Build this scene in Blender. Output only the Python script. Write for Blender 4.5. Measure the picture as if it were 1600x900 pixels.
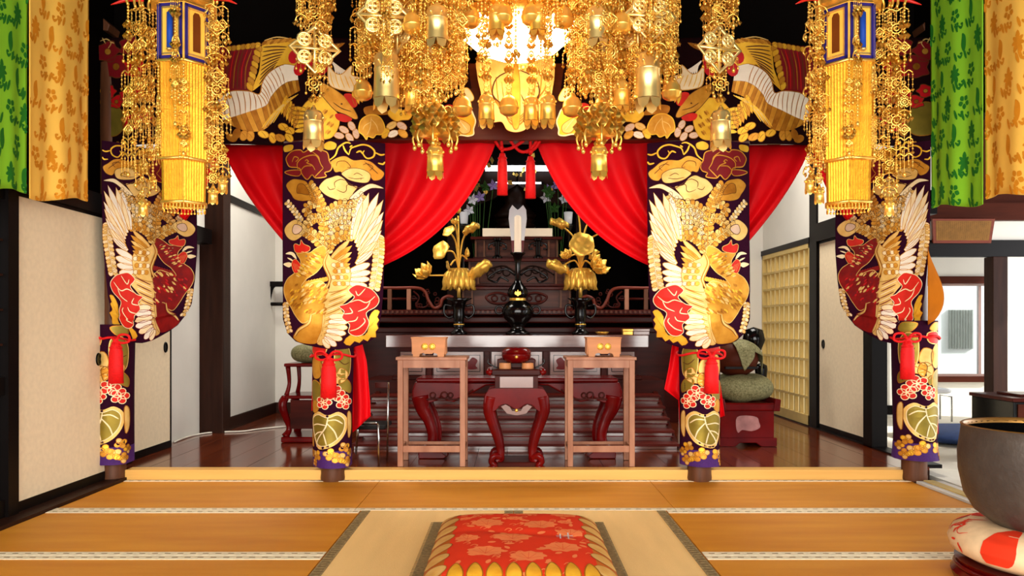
import bpy, bmesh, math, random
from mathutils import Vector, Matrix
from mathutils.geometry import tessellate_polygon
for o in list(bpy.data.objects): bpy.data.objects.remove(o)
S = bpy.context.scene
C = S.collection
PI = math.pi
F, HX, HY, CH = 1180.0, 800.0, 509.0, 1.115        # focal length in px of a 1600x900 frame, vanishing point, camera height
# ---------------------------------------------------------------- camera
cam = bpy.data.cameras.new('camera'); camo = bpy.data.objects.new('camera', cam); C.objects.link(camo)
cam.sensor_width = 36; cam.lens = 36*F/1600; cam.shift_y = (HY-450)/1600
camo.location = (0, 0, CH); camo.rotation_euler = (PI/2, 0, 0); cam.clip_start = .05
S.camera = camo
# ---------------------------------------------------------------- world, light, exposure
W = bpy.data.worlds.new('world'); S.world = W; W.use_nodes = True
W.node_tree.nodes['Background'].inputs[0].default_value = (.93, .97, 1, 1)
W.node_tree.nodes['Background'].inputs[1].default_value = 1.6
def area(name, loc, rot, sx, sy, power, col):
    l = bpy.data.lights.new(name, 'AREA'); l.shape = 'RECTANGLE'; l.size = sx; l.size_y = sy; l.energy = power; l.color = col
    o = bpy.data.objects.new(name, l); C.objects.link(o); o.location = loc; o.rotation_euler = rot
    return o
area('daylight_open_front', (0, -2.4, 1.9), (PI/2, 0, 0), 7.5, 3.4, 520, (1, .95, .87))
area('daylight_side_room', (7.2, 6.5, 1.5), (PI/2, 0, PI/2), 5, 2.2, 130, (.97, .98, 1))
area('aisle_ceiling_lamp_left', (-1.9, 7.2, 3.5), (0, 0, 0), 1.2, 1.2, 60, (1, .95, .86))  # unseen fill light added to brighten the left of the sanctum
area('aisle_ceiling_lamp_right', (2.1, 7.2, 3.5), (0, 0, 0), 1.2, 1.2, 60, (1, .95, .86))  # matching fill added on the right, no lamp seen there
sl = bpy.data.lights.new('sun', 'SUN'); sl.energy = 5; sl.angle = .02; sl.color = (1, .97, .92)
so = bpy.data.objects.new('sun', sl); C.objects.link(so); so.rotation_euler = Vector((-.75, .35, -.55)).to_track_quat('-Z', 'Y').to_euler()
S.view_settings.view_transform = 'Standard'; S.view_settings.look = 'None'
S.view_settings.exposure = 0.35; S.view_settings.gamma = 1; S.view_settings.use_curve_mapping = False
# ---------------------------------------------------------------- helpers
def at(px, py, Y): return Vector(((px-HX)/F*Y, Y, CH+(HY-py)/F*Y))
def X_(px, Y): return (px-HX)/F*Y
def Z_(py, Y): return CH+(HY-py)/F*Y
def lin(c): return tuple((v/12.92 if v <= .04045 else ((v+.055)/1.055)**2.4) for v in [k/255 for k in c])
MATS = {}
def mat(name, rgb, rough=.5, metal=0, var=.12, scale=6, bump=0, bscale=60, stretch=(1, 1, 1), coat=0, emit=0, emitcol=None, trans=0, trans_thin=0, rgb2=None, spec=.22, bdist=.01, sheen=0):
    m = bpy.data.materials.new(name); m.use_nodes = True; nt = m.node_tree; b = nt.nodes['Principled BSDF']
    col = lin(rgb); c2 = lin(rgb2) if rgb2 else tuple(v*(1-var*2) for v in col)
    tc = nt.nodes.new('ShaderNodeTexCoord'); mp = nt.nodes.new('ShaderNodeMapping'); mp.inputs['Scale'].default_value = stretch
    nt.links.new(tc.outputs['Object'], mp.inputs['Vector'])
    n = nt.nodes.new('ShaderNodeTexNoise'); n.inputs['Scale'].default_value = scale; n.inputs['Detail'].default_value = 5
    nt.links.new(mp.outputs[0], n.inputs['Vector'])
    r = nt.nodes.new('ShaderNodeValToRGB'); r.color_ramp.elements[0].position = .32; r.color_ramp.elements[1].position = .68
    r.color_ramp.elements[0].color = (*c2, 1); r.color_ramp.elements[1].color = (*col, 1)
    nt.links.new(n.outputs['Fac'], r.inputs[0]); nt.links.new(r.outputs[0], b.inputs['Base Color'])
    b.inputs['Roughness'].default_value = rough; b.inputs['Metallic'].default_value = metal
    b.inputs['Specular IOR Level'].default_value = spec
    if coat: b.inputs['Coat Weight'].default_value = coat; b.inputs['Coat Roughness'].default_value = .12
    if sheen: b.inputs['Sheen Weight'].default_value = sheen
    if trans: b.inputs['Transmission Weight'].default_value = trans
    if emit:
        b.inputs['Emission Color'].default_value = (*lin(emitcol or rgb), 1); b.inputs['Emission Strength'].default_value = emit
    if bump:
        n2 = nt.nodes.new('ShaderNodeTexNoise'); n2.inputs['Scale'].default_value = bscale; n2.inputs['Detail'].default_value = 3
        nt.links.new(mp.outputs[0], n2.inputs['Vector'])
        bp = nt.nodes.new('ShaderNodeBump'); bp.inputs['Strength'].default_value = bump; bp.inputs['Distance'].default_value = bdist
        nt.links.new(n2.outputs['Fac'], bp.inputs['Height']); nt.links.new(bp.outputs[0], b.inputs['Normal'])
    if trans_thin:
        tl = nt.nodes.new('ShaderNodeBsdfTranslucent'); tl.inputs[0].default_value = (*col, 1); mx = nt.nodes.new('ShaderNodeMixShader'); mx.inputs[0].default_value = trans_thin
        nt.links.new(b.outputs[0], mx.inputs[1]); nt.links.new(tl.outputs[0], mx.inputs[2]); nt.links.new(mx.outputs[0], nt.nodes['Material Output'].inputs['Surface'])
    MATS[name] = m
    return m
def catmull(pts, closed=True, n=5):
    out = []; N = len(pts)
    rng = range(N) if closed else range(N-1)
    for i in rng:
        if closed: p0, p1, p2, p3 = pts[i-1], pts[i], pts[(i+1) % N], pts[(i+2) % N]
        else: p0, p1, p2, p3 = pts[max(i-1, 0)], pts[i], pts[i+1], pts[min(i+2, N-1)]
        for k in range(n):
            t = k/n
            out.append(tuple(.5*(2*b+(c-a)*t+(2*a-5*b+4*c-d)*t*t+(3*b-a-3*c+d)*t**3) for a, b, c, d in zip(p0, p1, p2, p3)))
    if not closed: out.append(tuple(pts[-1]))
    return out
WL = {}
def props(o, label=None, cat=None, group=None, kind=None):
    if label: o['label'] = label
    if cat: o['category'] = cat
    if group: o['group'] = group
    if kind: o['kind'] = kind
    return o
def thing(name, label, cat, loc=(0, 0, 0), group=None, kind=None, parent=None):
    o = bpy.data.objects.new(name, None); C.objects.link(o); o.empty_display_size = .05
    base = WL.get(parent, Vector((0, 0, 0))) if parent else Vector((0, 0, 0))
    o.location = Vector(loc)-base; WL[o] = Vector(loc)
    if parent: o.parent = parent
    return props(o, label, cat, group, kind)
class G:
    def __init__(s): s.v = []; s.f = []; s.m = []; s.M = Matrix.Identity(4); s.mi = 0
    def add(s, vs, fs, mi=None):
        k = len(s.v); s.v += [tuple(s.M @ Vector(p)) for p in vs]
        s.f += [tuple(k+i for i in f) for f in fs]; s.m += [s.mi if mi is None else mi]*len(fs)
        return s
    def box(s, x0, x1, y0, y1, z0, z1):
        return s.add([(x0,y0,z0),(x1,y0,z0),(x1,y1,z0),(x0,y1,z0),(x0,y0,z1),(x1,y0,z1),(x1,y1,z1),(x0,y1,z1)],
                     [(0,3,2,1),(4,5,6,7),(0,1,5,4),(1,2,6,5),(2,3,7,6),(3,0,4,7)])
    def frust(s, x0, x1, y0, y1, z0, z1, t):           # box whose foot is narrower by t on each side
        return s.add([(x0+t,y0+t,z0),(x1-t,y0+t,z0),(x1-t,y1-t,z0),(x0+t,y1-t,z0),(x0,y0,z1),(x1,y0,z1),(x1,y1,z1),(x0,y1,z1)],
                     [(0,3,2,1),(4,5,6,7),(0,1,5,4),(1,2,6,5),(2,3,7,6),(3,0,4,7)])
    def lathe(s, prof, c=(0, 0, 0), seg=24, a0=0, a1=2*PI, sx=1, sy=1):
        full = abs(a1-a0-2*PI) < 1e-6; n = seg if full else seg+1; vs = []; fs = []
        for r, z in prof:
            for i in range(n):
                a = a0+(a1-a0)*i/seg
                vs.append((c[0]+r*sx*math.cos(a), c[1]+r*sy*math.sin(a), c[2]+z))
        for j in range(len(prof)-1):
            for i in range(seg):
                i2 = (i+1) % n
                fs.append((j*n+i, j*n+i2, (j+1)*n+i2, (j+1)*n+i))
        return s.add(vs, fs)
    def tube(s, pts, r, seg=8, smooth=0, caps=True, flat=1):
        if smooth: pts = catmull([tuple(p) for p in pts], False, smooth)
        pts = [Vector(p) for p in pts]; N = len(pts)
        rad = r if isinstance(r, (list, tuple)) else [r]*2
        vs = []; fs = []; up = None
        for i, p in enumerate(pts):
            t = (pts[min(i+1, N-1)]-pts[max(i-1, 0)])
            if t.length < 1e-9: t = Vector((0, 0, 1))
            t.normalize()
            if up is None:
                up = Vector((0, 1, 0)) if abs(t.y) < .9 else Vector((1, 0, 0))
            a = t.cross(up); a = a if a.length > 1e-6 else t.cross(Vector((1, 0, .3))); a.normalize()
            b = a.cross(t).normalized(); up = b
            q = i/max(N-1, 1)*(len(rad)-1); k = min(int(q), len(rad)-2); rr = rad[k]+(rad[k+1]-rad[k])*(q-k)
            for j in range(seg):
                w = 2*PI*(j+.5)/seg
                vs.append(p+a*(math.cos(w)*rr)+b*(math.sin(w)*rr*flat))
        for i in range(N-1):
            for j in range(seg):
                j2 = (j+1) % seg
                fs.append((i*seg+j, i*seg+j2, (i+1)*seg+j2, (i+1)*seg+j))
        if caps: fs += [tuple(range(seg))[::-1], tuple((N-1)*seg+j for j in range(seg))]
        return s.add([tuple(v) for v in vs], fs)
    def ball(s, c, r, u=8, w=5, sz=1):
        prof = [(max(r*math.sin(PI*i/w), 1e-5), -r*sz*math.cos(PI*i/w)) for i in range(w+1)]
        return s.lathe(prof, c, u)
    def ring(s, c, R, r, axis='y', u=12, w=5):
        pts = []; vs = []; fs = []
        for i in range(u):
            a = 2*PI*i/u
            for j in range(w):
                b = 2*PI*j/w; q = R+r*math.cos(b); h = r*math.sin(b)
                p = (q*math.cos(a), h, q*math.sin(a)) if axis == 'y' else ((h, q*math.cos(a), q*math.sin(a)) if axis == 'x' else (q*math.cos(a), q*math.sin(a), h))
                vs.append((c[0]+p[0], c[1]+p[1], c[2]+p[2]))
        for i in range(u):
            for j in range(w):
                fs.append((i*w+j, ((i+1) % u)*w+j, ((i+1) % u)*w+(j+1) % w, i*w+(j+1) % w))
        return s.add(vs, fs)
    def prism(s, poly, y0, y1, axis='y', smooth=0):      # polygon in (x,z) pulled along y (or (y,z) along x, (x,y) along z)
        if smooth: poly = catmull(poly, True, smooth)
        n = len(poly)
        def P(p, d): return (p[0], d, p[1]) if axis == 'y' else ((d, p[0], p[1]) if axis == 'x' else (p[0], p[1], d))
        vs = [P(p, y0) for p in poly]+[P(p, y1) for p in poly]
        tr = tessellate_polygon([[Vector((p[0], p[1], 0)) for p in poly]])
        fs = [tuple(t) for t in tr]+[tuple(n+i for i in t)[::-1] for t in tr]+[(i, (i+1) % n, n+(i+1) % n, n+i) for i in range(n)]
        return s.add(vs, fs)
    def grid(s, fn, nu, nv):
        vs = [fn(i/nu, j/nv) for j in range(nv+1) for i in range(nu+1)]
        fs = [(j*(nu+1)+i, j*(nu+1)+i+1, (j+1)*(nu+1)+i+1, (j+1)*(nu+1)+i) for j in range(nv) for i in range(nu)]
        return s.add([tuple(v) for v in vs], fs)
    def mesh(s, name, mats, off=Vector((0, 0, 0)), smooth=False, fix=True):
        me = bpy.data.meshes.new(name)
        me.from_pydata([(p[0]-off.x, p[1]-off.y, p[2]-off.z) for p in s.v], [], s.f)
        for m in (mats if isinstance(mats, (list, tuple)) else [mats]): me.materials.append(MATS[m] if isinstance(m, str) else m)
        me.polygons.foreach_set('material_index', s.m)
        if fix:
            bm = bmesh.new(); bm.from_mesh(me); bmesh.ops.recalc_face_normals(bm, faces=bm.faces); bm.to_mesh(me); bm.free()
        if smooth:
            me.polygons.foreach_set('use_smooth', [True]*len(me.polygons))
        me.update()
        return me
    def build(s, name, mats, parent=None, smooth=False, bevel=0, solid=0, local=False, angle=None, fix=True, label=None):
        off = WL.get(parent, Vector((0, 0, 0))) if (parent and not local) else Vector((0, 0, 0))
        me = s.mesh(name, mats, off, smooth, fix)
        o = bpy.data.objects.new(name, me); C.objects.link(o)
        if parent: o.parent = parent
        WL[o] = WL.get(parent, Vector((0, 0, 0))) if parent else Vector((0, 0, 0))
        if angle and smooth: me.set_sharp_from_angle(angle=math.radians(angle))
        if bevel:
            b = o.modifiers.new('bevel', 'BEVEL'); b.width = bevel; b.segments = 4 if bevel > .015 else 2; b.limit_method = 'ANGLE'
        if solid:
            b = o.modifiers.new('solid', 'SOLIDIFY'); b.thickness = solid; b.offset = 0
        if label: o['label'] = label
        return o
def copy_tree(o, parent=None, loc=None, rot=None):
    c = o.copy(); C.objects.link(c); c.parent = parent
    if loc is not None: c.location = loc
    if rot is not None: c.rotation_euler = rot
    for ch in o.children: copy_tree(ch, c)
    return c
class Mot:                                              # flat woven motif: polygons in pattern coordinates, laid onto cloth by a map
    def __init__(s): s.it = []
    def poly(s, pts, m, l=1, sm=4):
        p = catmull(pts, True, sm) if sm else pts
        tr = tessellate_polygon([[Vector((a[0], a[1], 0)) for a in p]])
        s.it.append((p, [tuple(t) for t in tr], l, m)); return s
    def line(s, pts, w, m, l=2, sm=4, closed=False, taper=True):
        p = catmull(pts, closed, sm) if sm else list(pts)
        if closed: p = p+[p[0]]
        N = len(p); L = []; R = []
        for i in range(N):
            a = p[max(i-1, 0)]; b = p[min(i+1, N-1)]; dx, dy = b[0]-a[0], b[1]-a[1]; d = math.hypot(dx, dy) or 1
            t = i/(N-1); ww = w*(.35+.65*math.sin(PI*t)**.5) if (taper and not closed) else w
            L.append((p[i][0]-dy/d*ww/2, p[i][1]+dx/d*ww/2)); R.append((p[i][0]+dy/d*ww/2, p[i][1]-dx/d*ww/2))
        s.it.append((L+R, [(i, i+1, N+i+1, N+i) for i in range(N-1)], l, m)); return s
    def blob(s, pts, m, l=1, out=None, ow=6, sm=4):
        s.poly(pts, m, l, sm)
        if out: s.line(pts, ow, out, l+.6, sm, True)
        return s
    def ell(s, cx, cy, rx, ry, ang, m, l=1, out=None, ow=4, n=12):
        p = []
        for i in range(n):
            a = 2*PI*i/n; x, y = rx*math.cos(a), ry*math.sin(a)
            p.append((cx+x*math.cos(ang)-y*math.sin(ang), cy+x*math.sin(ang)+y*math.cos(ang)))
        s.poly(p, m, l, 0)
        if out: s.line(p, ow, out, l+.6, 0, True)
        return s
    def leaf(s, b, t, w, m, l=1, out=None, ow=4, round_=False):
        dx, dy = t[0]-b[0], t[1]-b[1]; d = math.hypot(dx, dy); nx, ny = -dy/d, dx/d
        prof = [(0, .18), (.2, .42), (.5, .5), (.8, .42), (.95, .22), (1, .0)] if round_ else [(0, .2), (.25, .45), (.55, .5), (.8, .33), (1, 0)]
        p = [(b[0]+dx*q+nx*w*h, b[1]+dy*q+ny*w*h) for q, h in prof]+[(b[0]+dx*q-nx*w*h, b[1]+dy*q-ny*w*h) for q, h in prof[-2::-1]]
        s.poly(p, m, l, 0)
        if out: s.line(p, ow, out, l+.6, 0, True)
        return s
    def plume(s, spine, w, n, m, l=1, out=None, ow=3):    # a feather of small rounded barbs on both sides of a spine
        p = catmull(spine, False, 8); N = len(p)
        for i in range(n):
            q = (i+.2)/n*(N-2); k = int(q); f = q-k
            x = p[k][0]+(p[k+1][0]-p[k][0])*f; y = p[k][1]+(p[k+1][1]-p[k][1])*f
            dx, dy = p[k+1][0]-p[k][0], p[k+1][1]-p[k][1]; d = math.hypot(dx, dy) or 1; dx /= d; dy /= d
            for sg in (-1, 1):
                s.leaf((x, y), (x+dx*w*.8-dy*sg*w, y+dy*w*.8+dx*sg*w), w*1.0, m[(i+(sg > 0)) % len(m)], l+.25*(i % 2), out, ow, True)
        s.line(spine, w*.14, m[0], l+1.6)
        return s
    def build(s, name, parent, fmap, keys, step=None, unit=.002, local_step=None):
        used = sorted(set(k[3] for k in s.it)); bm = bmesh.new()
        for p, fs, l, m in s.it:
            vs = [bm.verts.new((a[0], a[1], l)) for a in p]
            for f in fs:
                try: bm.faces.new([vs[i] for i in f]).material_index = used.index(m)
                except ValueError: pass
        if step:
            xs = [v.co.x for v in bm.verts]; ys = [v.co.y for v in bm.verts]
            for ax, lo, hi in ((0, min(xs), max(xs)), (1, min(ys), max(ys))):
                k = math.ceil(lo/step)
                while k*step < hi:
                    co = (k*step, 0, 0) if ax == 0 else (0, k*step, 0); no = (1, 0, 0) if ax == 0 else (0, 1, 0)
                    bmesh.ops.bisect_plane(bm, geom=bm.verts[:]+bm.edges[:]+bm.faces[:], plane_co=co, plane_no=no, dist=1e-5)
                    k += 1
        off = WL.get(parent, Vector((0, 0, 0)))
        for v in bm.verts: v.co = Vector(fmap(v.co.x, v.co.y, v.co.z*unit))-off
        me = bpy.data.meshes.new(name)
        for f in bm.faces: f.smooth = True
        bm.to_mesh(me); bm.free()
        for k in used: me.materials.append(MATS[keys[k]])
        o = bpy.data.objects.new(name, me); C.objects.link(o); o.parent = parent; WL[o] = off
        return o
# ---------------------------------------------------------------- materials
mat('tatami', (212, 142, 40), .5, var=.06, scale=5, bump=.25, bscale=220, stretch=(.25, 1.6, 1), rgb2=(198, 124, 26))
mat('tatami_pale', (246, 206, 138), .6, var=.05, scale=5, bump=.25, bscale=220, stretch=(1.6, .25, 1))
mat('tatami_white', (232, 226, 210), .6, var=.04)
mat('heri', (236, 222, 190), .8, var=.1, scale=40)
mat('heri_dot', (120, 96, 60), .8)
mat('heri_grey', (168, 146, 100), .8, var=.12, scale=60, rgb2=(110, 95, 66))
mat('floor_wood', (112, 46, 18), .14, var=.22, scale=3, stretch=(8, .7, 1), coat=.35, rgb2=(76, 26, 8))
mat('step_wood', (240, 184, 100), .35, var=.06, scale=3, stretch=(.6, 8, 8))
mat('dark_wood', (50, 26, 16), .45, spec=.1, var=.2, scale=4, stretch=(6, 6, .5), bump=.1)
mat('black_wood', (14, 9, 8), .4, var=.1, spec=.12)
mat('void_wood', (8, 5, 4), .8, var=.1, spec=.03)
mat('beam_wood', (112, 44, 28), .35, var=.15, scale=3, stretch=(1, 6, 8))
mat('column_wood', (104, 62, 38), .45, var=.2, scale=5, stretch=(6, 6, .6))
mat('brown_wood', (74, 30, 16), .5, spec=.06, var=.15, scale=4, stretch=(.6, 6, 6))
mat('plaster', (222, 218, 208), .85, var=.03, scale=3, bump=.05)
mat('fusuma_paper', (233, 214, 180), .8, var=.04, scale=30, bump=.08, bscale=160)
mat('shoji_paper', (248, 238, 206), .8, var=.03, trans_thin=.6)
mat('shoji_wood', (206, 178, 112), .6, var=.08)
mat('pull_metal', (22, 20, 20), .3, metal=.8)
mat('purple_cloth', (46, 10, 32), .85, var=.1, scale=90, bump=.1, bscale=300, spec=.05)
mat('black_cloth', (24, 5, 8), .85, var=.1, scale=90, bump=.1, bscale=300, spec=.05)
mat('violet_cloth', (72, 32, 104), .7, var=.1, scale=90, bump=.1, bscale=300)
mat('red_cloth', (230, 10, 22), .55, var=.06, scale=3, bump=.06, bscale=18, stretch=(1, 1, .4), rgb2=(206, 4, 14), spec=.12)
mat('red_cord', (226, 20, 22), .6, var=.08, scale=60, bump=.2, bscale=150)
tg = dict(bump=.2, bscale=260, bdist=.004)
mat('g_gold', (222, 160, 58), .42, .55, .14, 14, rgb2=(196, 128, 34), **tg)
mat('g_deep', (190, 122, 36), .42, .55, .14, 18, rgb2=(156, 92, 22), **tg)
mat('g_pale', (238, 200, 122), .45, .4, .1, 14, rgb2=(222, 176, 92), **tg)
mat('g_cream', (246, 228, 188), .5, .2, .06, 14, rgb2=(236, 208, 156), **tg)
mat('g_white', (240, 228, 208), .55, .1, .05, 14, **tg)
mat('g_yellow', (246, 196, 60), .42, .45, .1, 14, rgb2=(228, 166, 40), **tg)
mat('g_red', (214, 36, 22), .5, .1, .1, 14, **tg)
mat('g_crimson', (196, 16, 24), .5, .1, .1, 14, **tg)
mat('g_maroon', (122, 14, 22), .55, .05, .1, 14, **tg)
mat('g_olive', (150, 128, 46), .4, .5, .15, 10, **tg)
mat('g_line', (98, 52, 16), .6, .1)
mat('g_pink', (224, 188, 160), .5, .2, .08, 14, **tg)
mat('metal_gold', (255, 214, 112), .28, .78, .1, 8, rgb2=(252, 190, 72))
mat('metal_pale', (255, 220, 138), .3, .8, .08, 8)
mat('gilt_pleat', (232, 168, 48), .36, .7, .12, 30, bump=.15, bscale=120)
mat('gold_lining', (176, 96, 14), .9, 0, .1, 6, spec=.02)
mat('g_wine', (146, 18, 14), .5, .2, .12, 14, rgb2=(112, 10, 12), **dict(bump=.2, bscale=260, bdist=.004))  # gold thread in reddish shade, painted as a dark red colour
mat('cushion_side', (204, 104, 30), .6, .1)
mat('riser_gloss', (112, 74, 64), .16, var=.15, scale=3, stretch=(.5, 5, 5), coat=1, spec=.6, rgb2=(92, 50, 42))
mat('tread_red', (92, 26, 16), .4, var=.2, scale=3, stretch=(.5, 5, 5), spec=.1, rgb2=(64, 14, 8))
mat('gilt_flat', (250, 198, 84), .36, .6, .1, 30, bump=.15, bscale=120)
mat('lantern_blue', (44, 34, 110), .4)
mat('lantern_brown', (120, 60, 20), .35, .3)
mat('blue_scroll', (24, 70, 168), .6)
mat('red_enamel', (214, 40, 30), .35)
mat('lamp_glass', (255, 250, 235), .3, emit=9, emitcol=(255, 232, 180))
mat('lantern_glow', (255, 196, 80), .4, .3, emit=.15, emitcol=(255, 190, 70))
mat('tube_light', (255, 255, 255), .4, emit=5, emitcol=(235, 245, 255))
mat('lacquer_red', (108, 7, 7), .2, var=.15, scale=4, rgb2=(74, 4, 5), spec=.14)
mat('lacquer_brown', (74, 22, 14), .28, var=.15, scale=3, stretch=(.6, 4, 4), rgb2=(42, 11, 7), spec=.08)
mat('lacquer_grey', (146, 114, 106), .25, var=.1, scale=3, coat=.9)
mat('altar_wood', (92, 50, 36), .35, var=.18, scale=3, stretch=(.6, 5, 5), rgb2=(52, 24, 17), spec=.12)
mat('stair_wood', (118, 66, 52), .25, var=.18, scale=3, stretch=(.5, 5, 5), coat=.2, rgb2=(78, 32, 22))
mat('black_lacquer', (8, 7, 7), .14, var=.1, coat=.2)
mat('table_wood', (176, 124, 96), .4, var=.12, scale=4, stretch=(3, 3, .8), rgb2=(148, 96, 70))
mat('box_wood', (206, 136, 86), .45, var=.1, scale=5, stretch=(.7, 4, 4))
mat('candle_wax', (250, 232, 206), .5, var=.02)
mat('porcelain', (214, 216, 222), .25, var=.03)
mat('flower_white', (226, 226, 238), .6); mat('flower_lilac', (150, 130, 190), .6); mat('flower_leaf', (52, 92, 36), .5, var=.2)
mat('statue_wood', (34, 16, 8), .4, .2, var=.25, spec=.1)
mat('chrome', (190, 190, 190), .2, 1)
mat('green_brocade', (140, 136, 96), .6, .25, .2, 70, rgb2=(92, 88, 56), bump=.3, bscale=160)
mat('bronze', (92, 82, 74), .45, .4, .2, 9, rgb2=(78, 68, 62), bump=.4, bscale=30)
mat('bronze_edge', (158, 112, 52), .4, .6)
mat('navy_cloth', (20, 40, 78), .7, var=.15, scale=20)
mat('cream_cloth', (236, 202, 158), .6, var=.08, scale=20)
mat('banner_green', (136, 204, 44), .75, var=.06, scale=3, bump=.05)
mat('banner_green_dark', (34, 120, 34), .7, var=.12, scale=10)
mat('banner_orange', (255, 202, 88), .75, var=.04, scale=3, bump=.05)
mat('banner_orange_dark', (228, 146, 30), .7, var=.1, scale=10)
mat('cushion_red', (228, 58, 30), .7, var=.06, scale=6, spec=.1)
mat('cushion_pattern', (248, 138, 82), .6, .1, .06, 12, spec=.1)
mat('paper_old', (128, 88, 36), .7, var=.12, scale=20); mat('ink', (52, 30, 12), .8)
mat('cable_white', (226, 220, 204), .5); mat('patch', (176, 120, 116), .6, var=.2, scale=12)
mat('outside_wall', (240, 240, 238), .9, var=.02); mat('grille_grey', (110, 116, 110), .6, var=.1)
mat('glass', (240, 250, 248), .05, trans=1, var=0)
mat('dark_pane', (20, 22, 28), .15, coat=.4)
KEY = dict(g='g_gold', d='g_deep', p='g_pale', c='g_cream', w='g_white', y='g_yellow', r='g_red', R='g_crimson', m='g_maroon', o='g_olive', l='g_line', k='g_pink',
           G='banner_green_dark', O='banner_orange_dark', P='cushion_pattern', f='gilt_flat', v='violet_cloth')
# ================================================================ STRUCTURE
S.cycles.use_denoising = True
def struct(name, g, m, parent=None, **k):
    o = g.build(name, m, parent, **k)
    if not parent: o['kind'] = 'structure'
    return o
STEP = 5.46; FZ = .073
# ---- tatami floor: each mat with its two cloth borders
fl = struct('floor', G().box(-4.2, 9, -2, 12.5, -.12, -.03), 'dark_wood')
def mat_rect(x0, x1, y0, y1, along, pale=False, h1=True, h2=True, hw=.055):
    e = .002
    m = G().box(x0+e, x1-e, y0+e, y1-e, -.03, 0).build('tatami_mat', 'tatami_pale' if pale else 'tatami', fl)
    hm = 'heri_grey' if pale else 'heri'
    for on, sd in ((h1, 0), (h2, 1)):
        if not on: continue
        g = G(); d = G(); n = 0
        if along == 'x':
            a, b = (y0+e, y0+hw) if sd == 0 else (y1-hw, y1-e)
            g.box(x0+e, x1-e, a, b, 0, .003)
            x = x0+.03
            while x < x1-.04: d.box(x, x+.028, (a+b)/2-.004, (a+b)/2+.004, .003, .0036); x += .062
        else:
            a, b = (x0+e, x0+hw) if sd == 0 else (x1-hw, x1-e)
            g.box(a, b, y0+e, y1-e, 0, .003)
            y = y0+.03
            while y < y1-.04: d.box(a+.008, b-.008, y, y+.012, .003, .0036); y += .036
        h = g.build('cloth_border', hm, m)
        d.build('border_stitching', 'heri_dot', h)['kind'] = 'stuff'
    return m
XL, XR = -2.78, 2.86
for a, b in ((XL, -.95), (-.95, .99), (.99, XR)): mat_rect(a, b, 4.555, 5.455, 'x')
mat_rect(-.907, .01, 2.73, 4.55, 'y', True); mat_rect(.01, .926, 2.73, 4.55, 'y', True)
for a, b in ((3.66, 4.55), (2.755, 3.655), (1.85, 2.75)):
    mat_rect(XL, -.912, a, b, 'x'); mat_rect(.931, XR, a, b, 'x')
# pale mats of the side room
for i in range(3):
    for j in range(7):
        G().box(3.12+i*1.5, 4.6+i*1.5, 3.0+j*.95, 3.94+j*.95, -.03, .0).build('tatami_mat', 'tatami_white', fl)
# ---- raised wooden floor
fi = struct('floor_inner', G().box(-3.3, 3.08, 5.57, 11, -.12, .05), 'dark_wood')
x = -3.16; random.seed(4)
while x < 3.0:
    w = .24
    G().box(x+.0015, x+w-.0015, STEP+.11, 9.5, .05, FZ-.001-random.random()*.0012).build('plank', 'floor_wood', fi)
    x += w
struct('trim_1', G().box(-2.80, 2.86, STEP, STEP+.11, -.02, FZ), 'step_wood', bevel=.004)
# ---- ceiling, upper walls and beams
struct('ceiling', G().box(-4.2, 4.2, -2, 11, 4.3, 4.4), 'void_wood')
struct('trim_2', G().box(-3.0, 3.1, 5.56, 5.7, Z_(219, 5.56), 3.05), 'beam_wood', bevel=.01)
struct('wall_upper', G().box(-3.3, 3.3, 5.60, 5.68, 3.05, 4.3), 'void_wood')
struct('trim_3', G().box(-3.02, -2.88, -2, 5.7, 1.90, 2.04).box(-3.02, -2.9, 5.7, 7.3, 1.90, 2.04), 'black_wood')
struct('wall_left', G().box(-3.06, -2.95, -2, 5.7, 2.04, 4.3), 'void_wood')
struct('wall_left_inner', G().box(-3.10, -2.98, 5.7, 7.35, 2.04, 4.3).box(-3.14, -3.03, 6.3, 7.35, FZ-.02, 1.9), 'plaster')
struct('wall_left_rear', G().box(-2.95, -2.84, 7.5, 9.2, FZ-.02, 4.3), 'plaster')
struct('trim_4', G().box(-2.85, -2.825, 7.5, 9.06, 2.36, 2.43), 'black_wood')
struct('baseboard_left', G().box(-2.85, -2.82, 7.5, 9.06, FZ, FZ+.125), 'dark_wood')
struct('trim_5', G().box(-3.06, -2.80, 7.32, 7.52, FZ-.02, 4.3), 'dark_wood', bevel=.008)     # dark corner post
struct('wall_back_left', G().box(-2.9, -1.9, 9.06, 9.2, FZ-.02, 4.3), 'plaster')
struct('wall_back_right', G().box(1.9, 3.1, 9.3, 9.4, FZ-.02, 4.3), 'plaster')
struct('baseboard_rear', G().box(-2.83, -1.95, 9.03, 9.06, FZ, FZ+.125), 'dark_wood')
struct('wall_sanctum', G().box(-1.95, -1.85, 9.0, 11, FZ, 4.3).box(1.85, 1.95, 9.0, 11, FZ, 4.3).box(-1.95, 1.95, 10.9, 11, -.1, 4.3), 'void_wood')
struct('ceiling_inner', G().box(-3.1, 3.2, 5.7, 11, 3.6, 3.7), 'void_wood')
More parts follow.
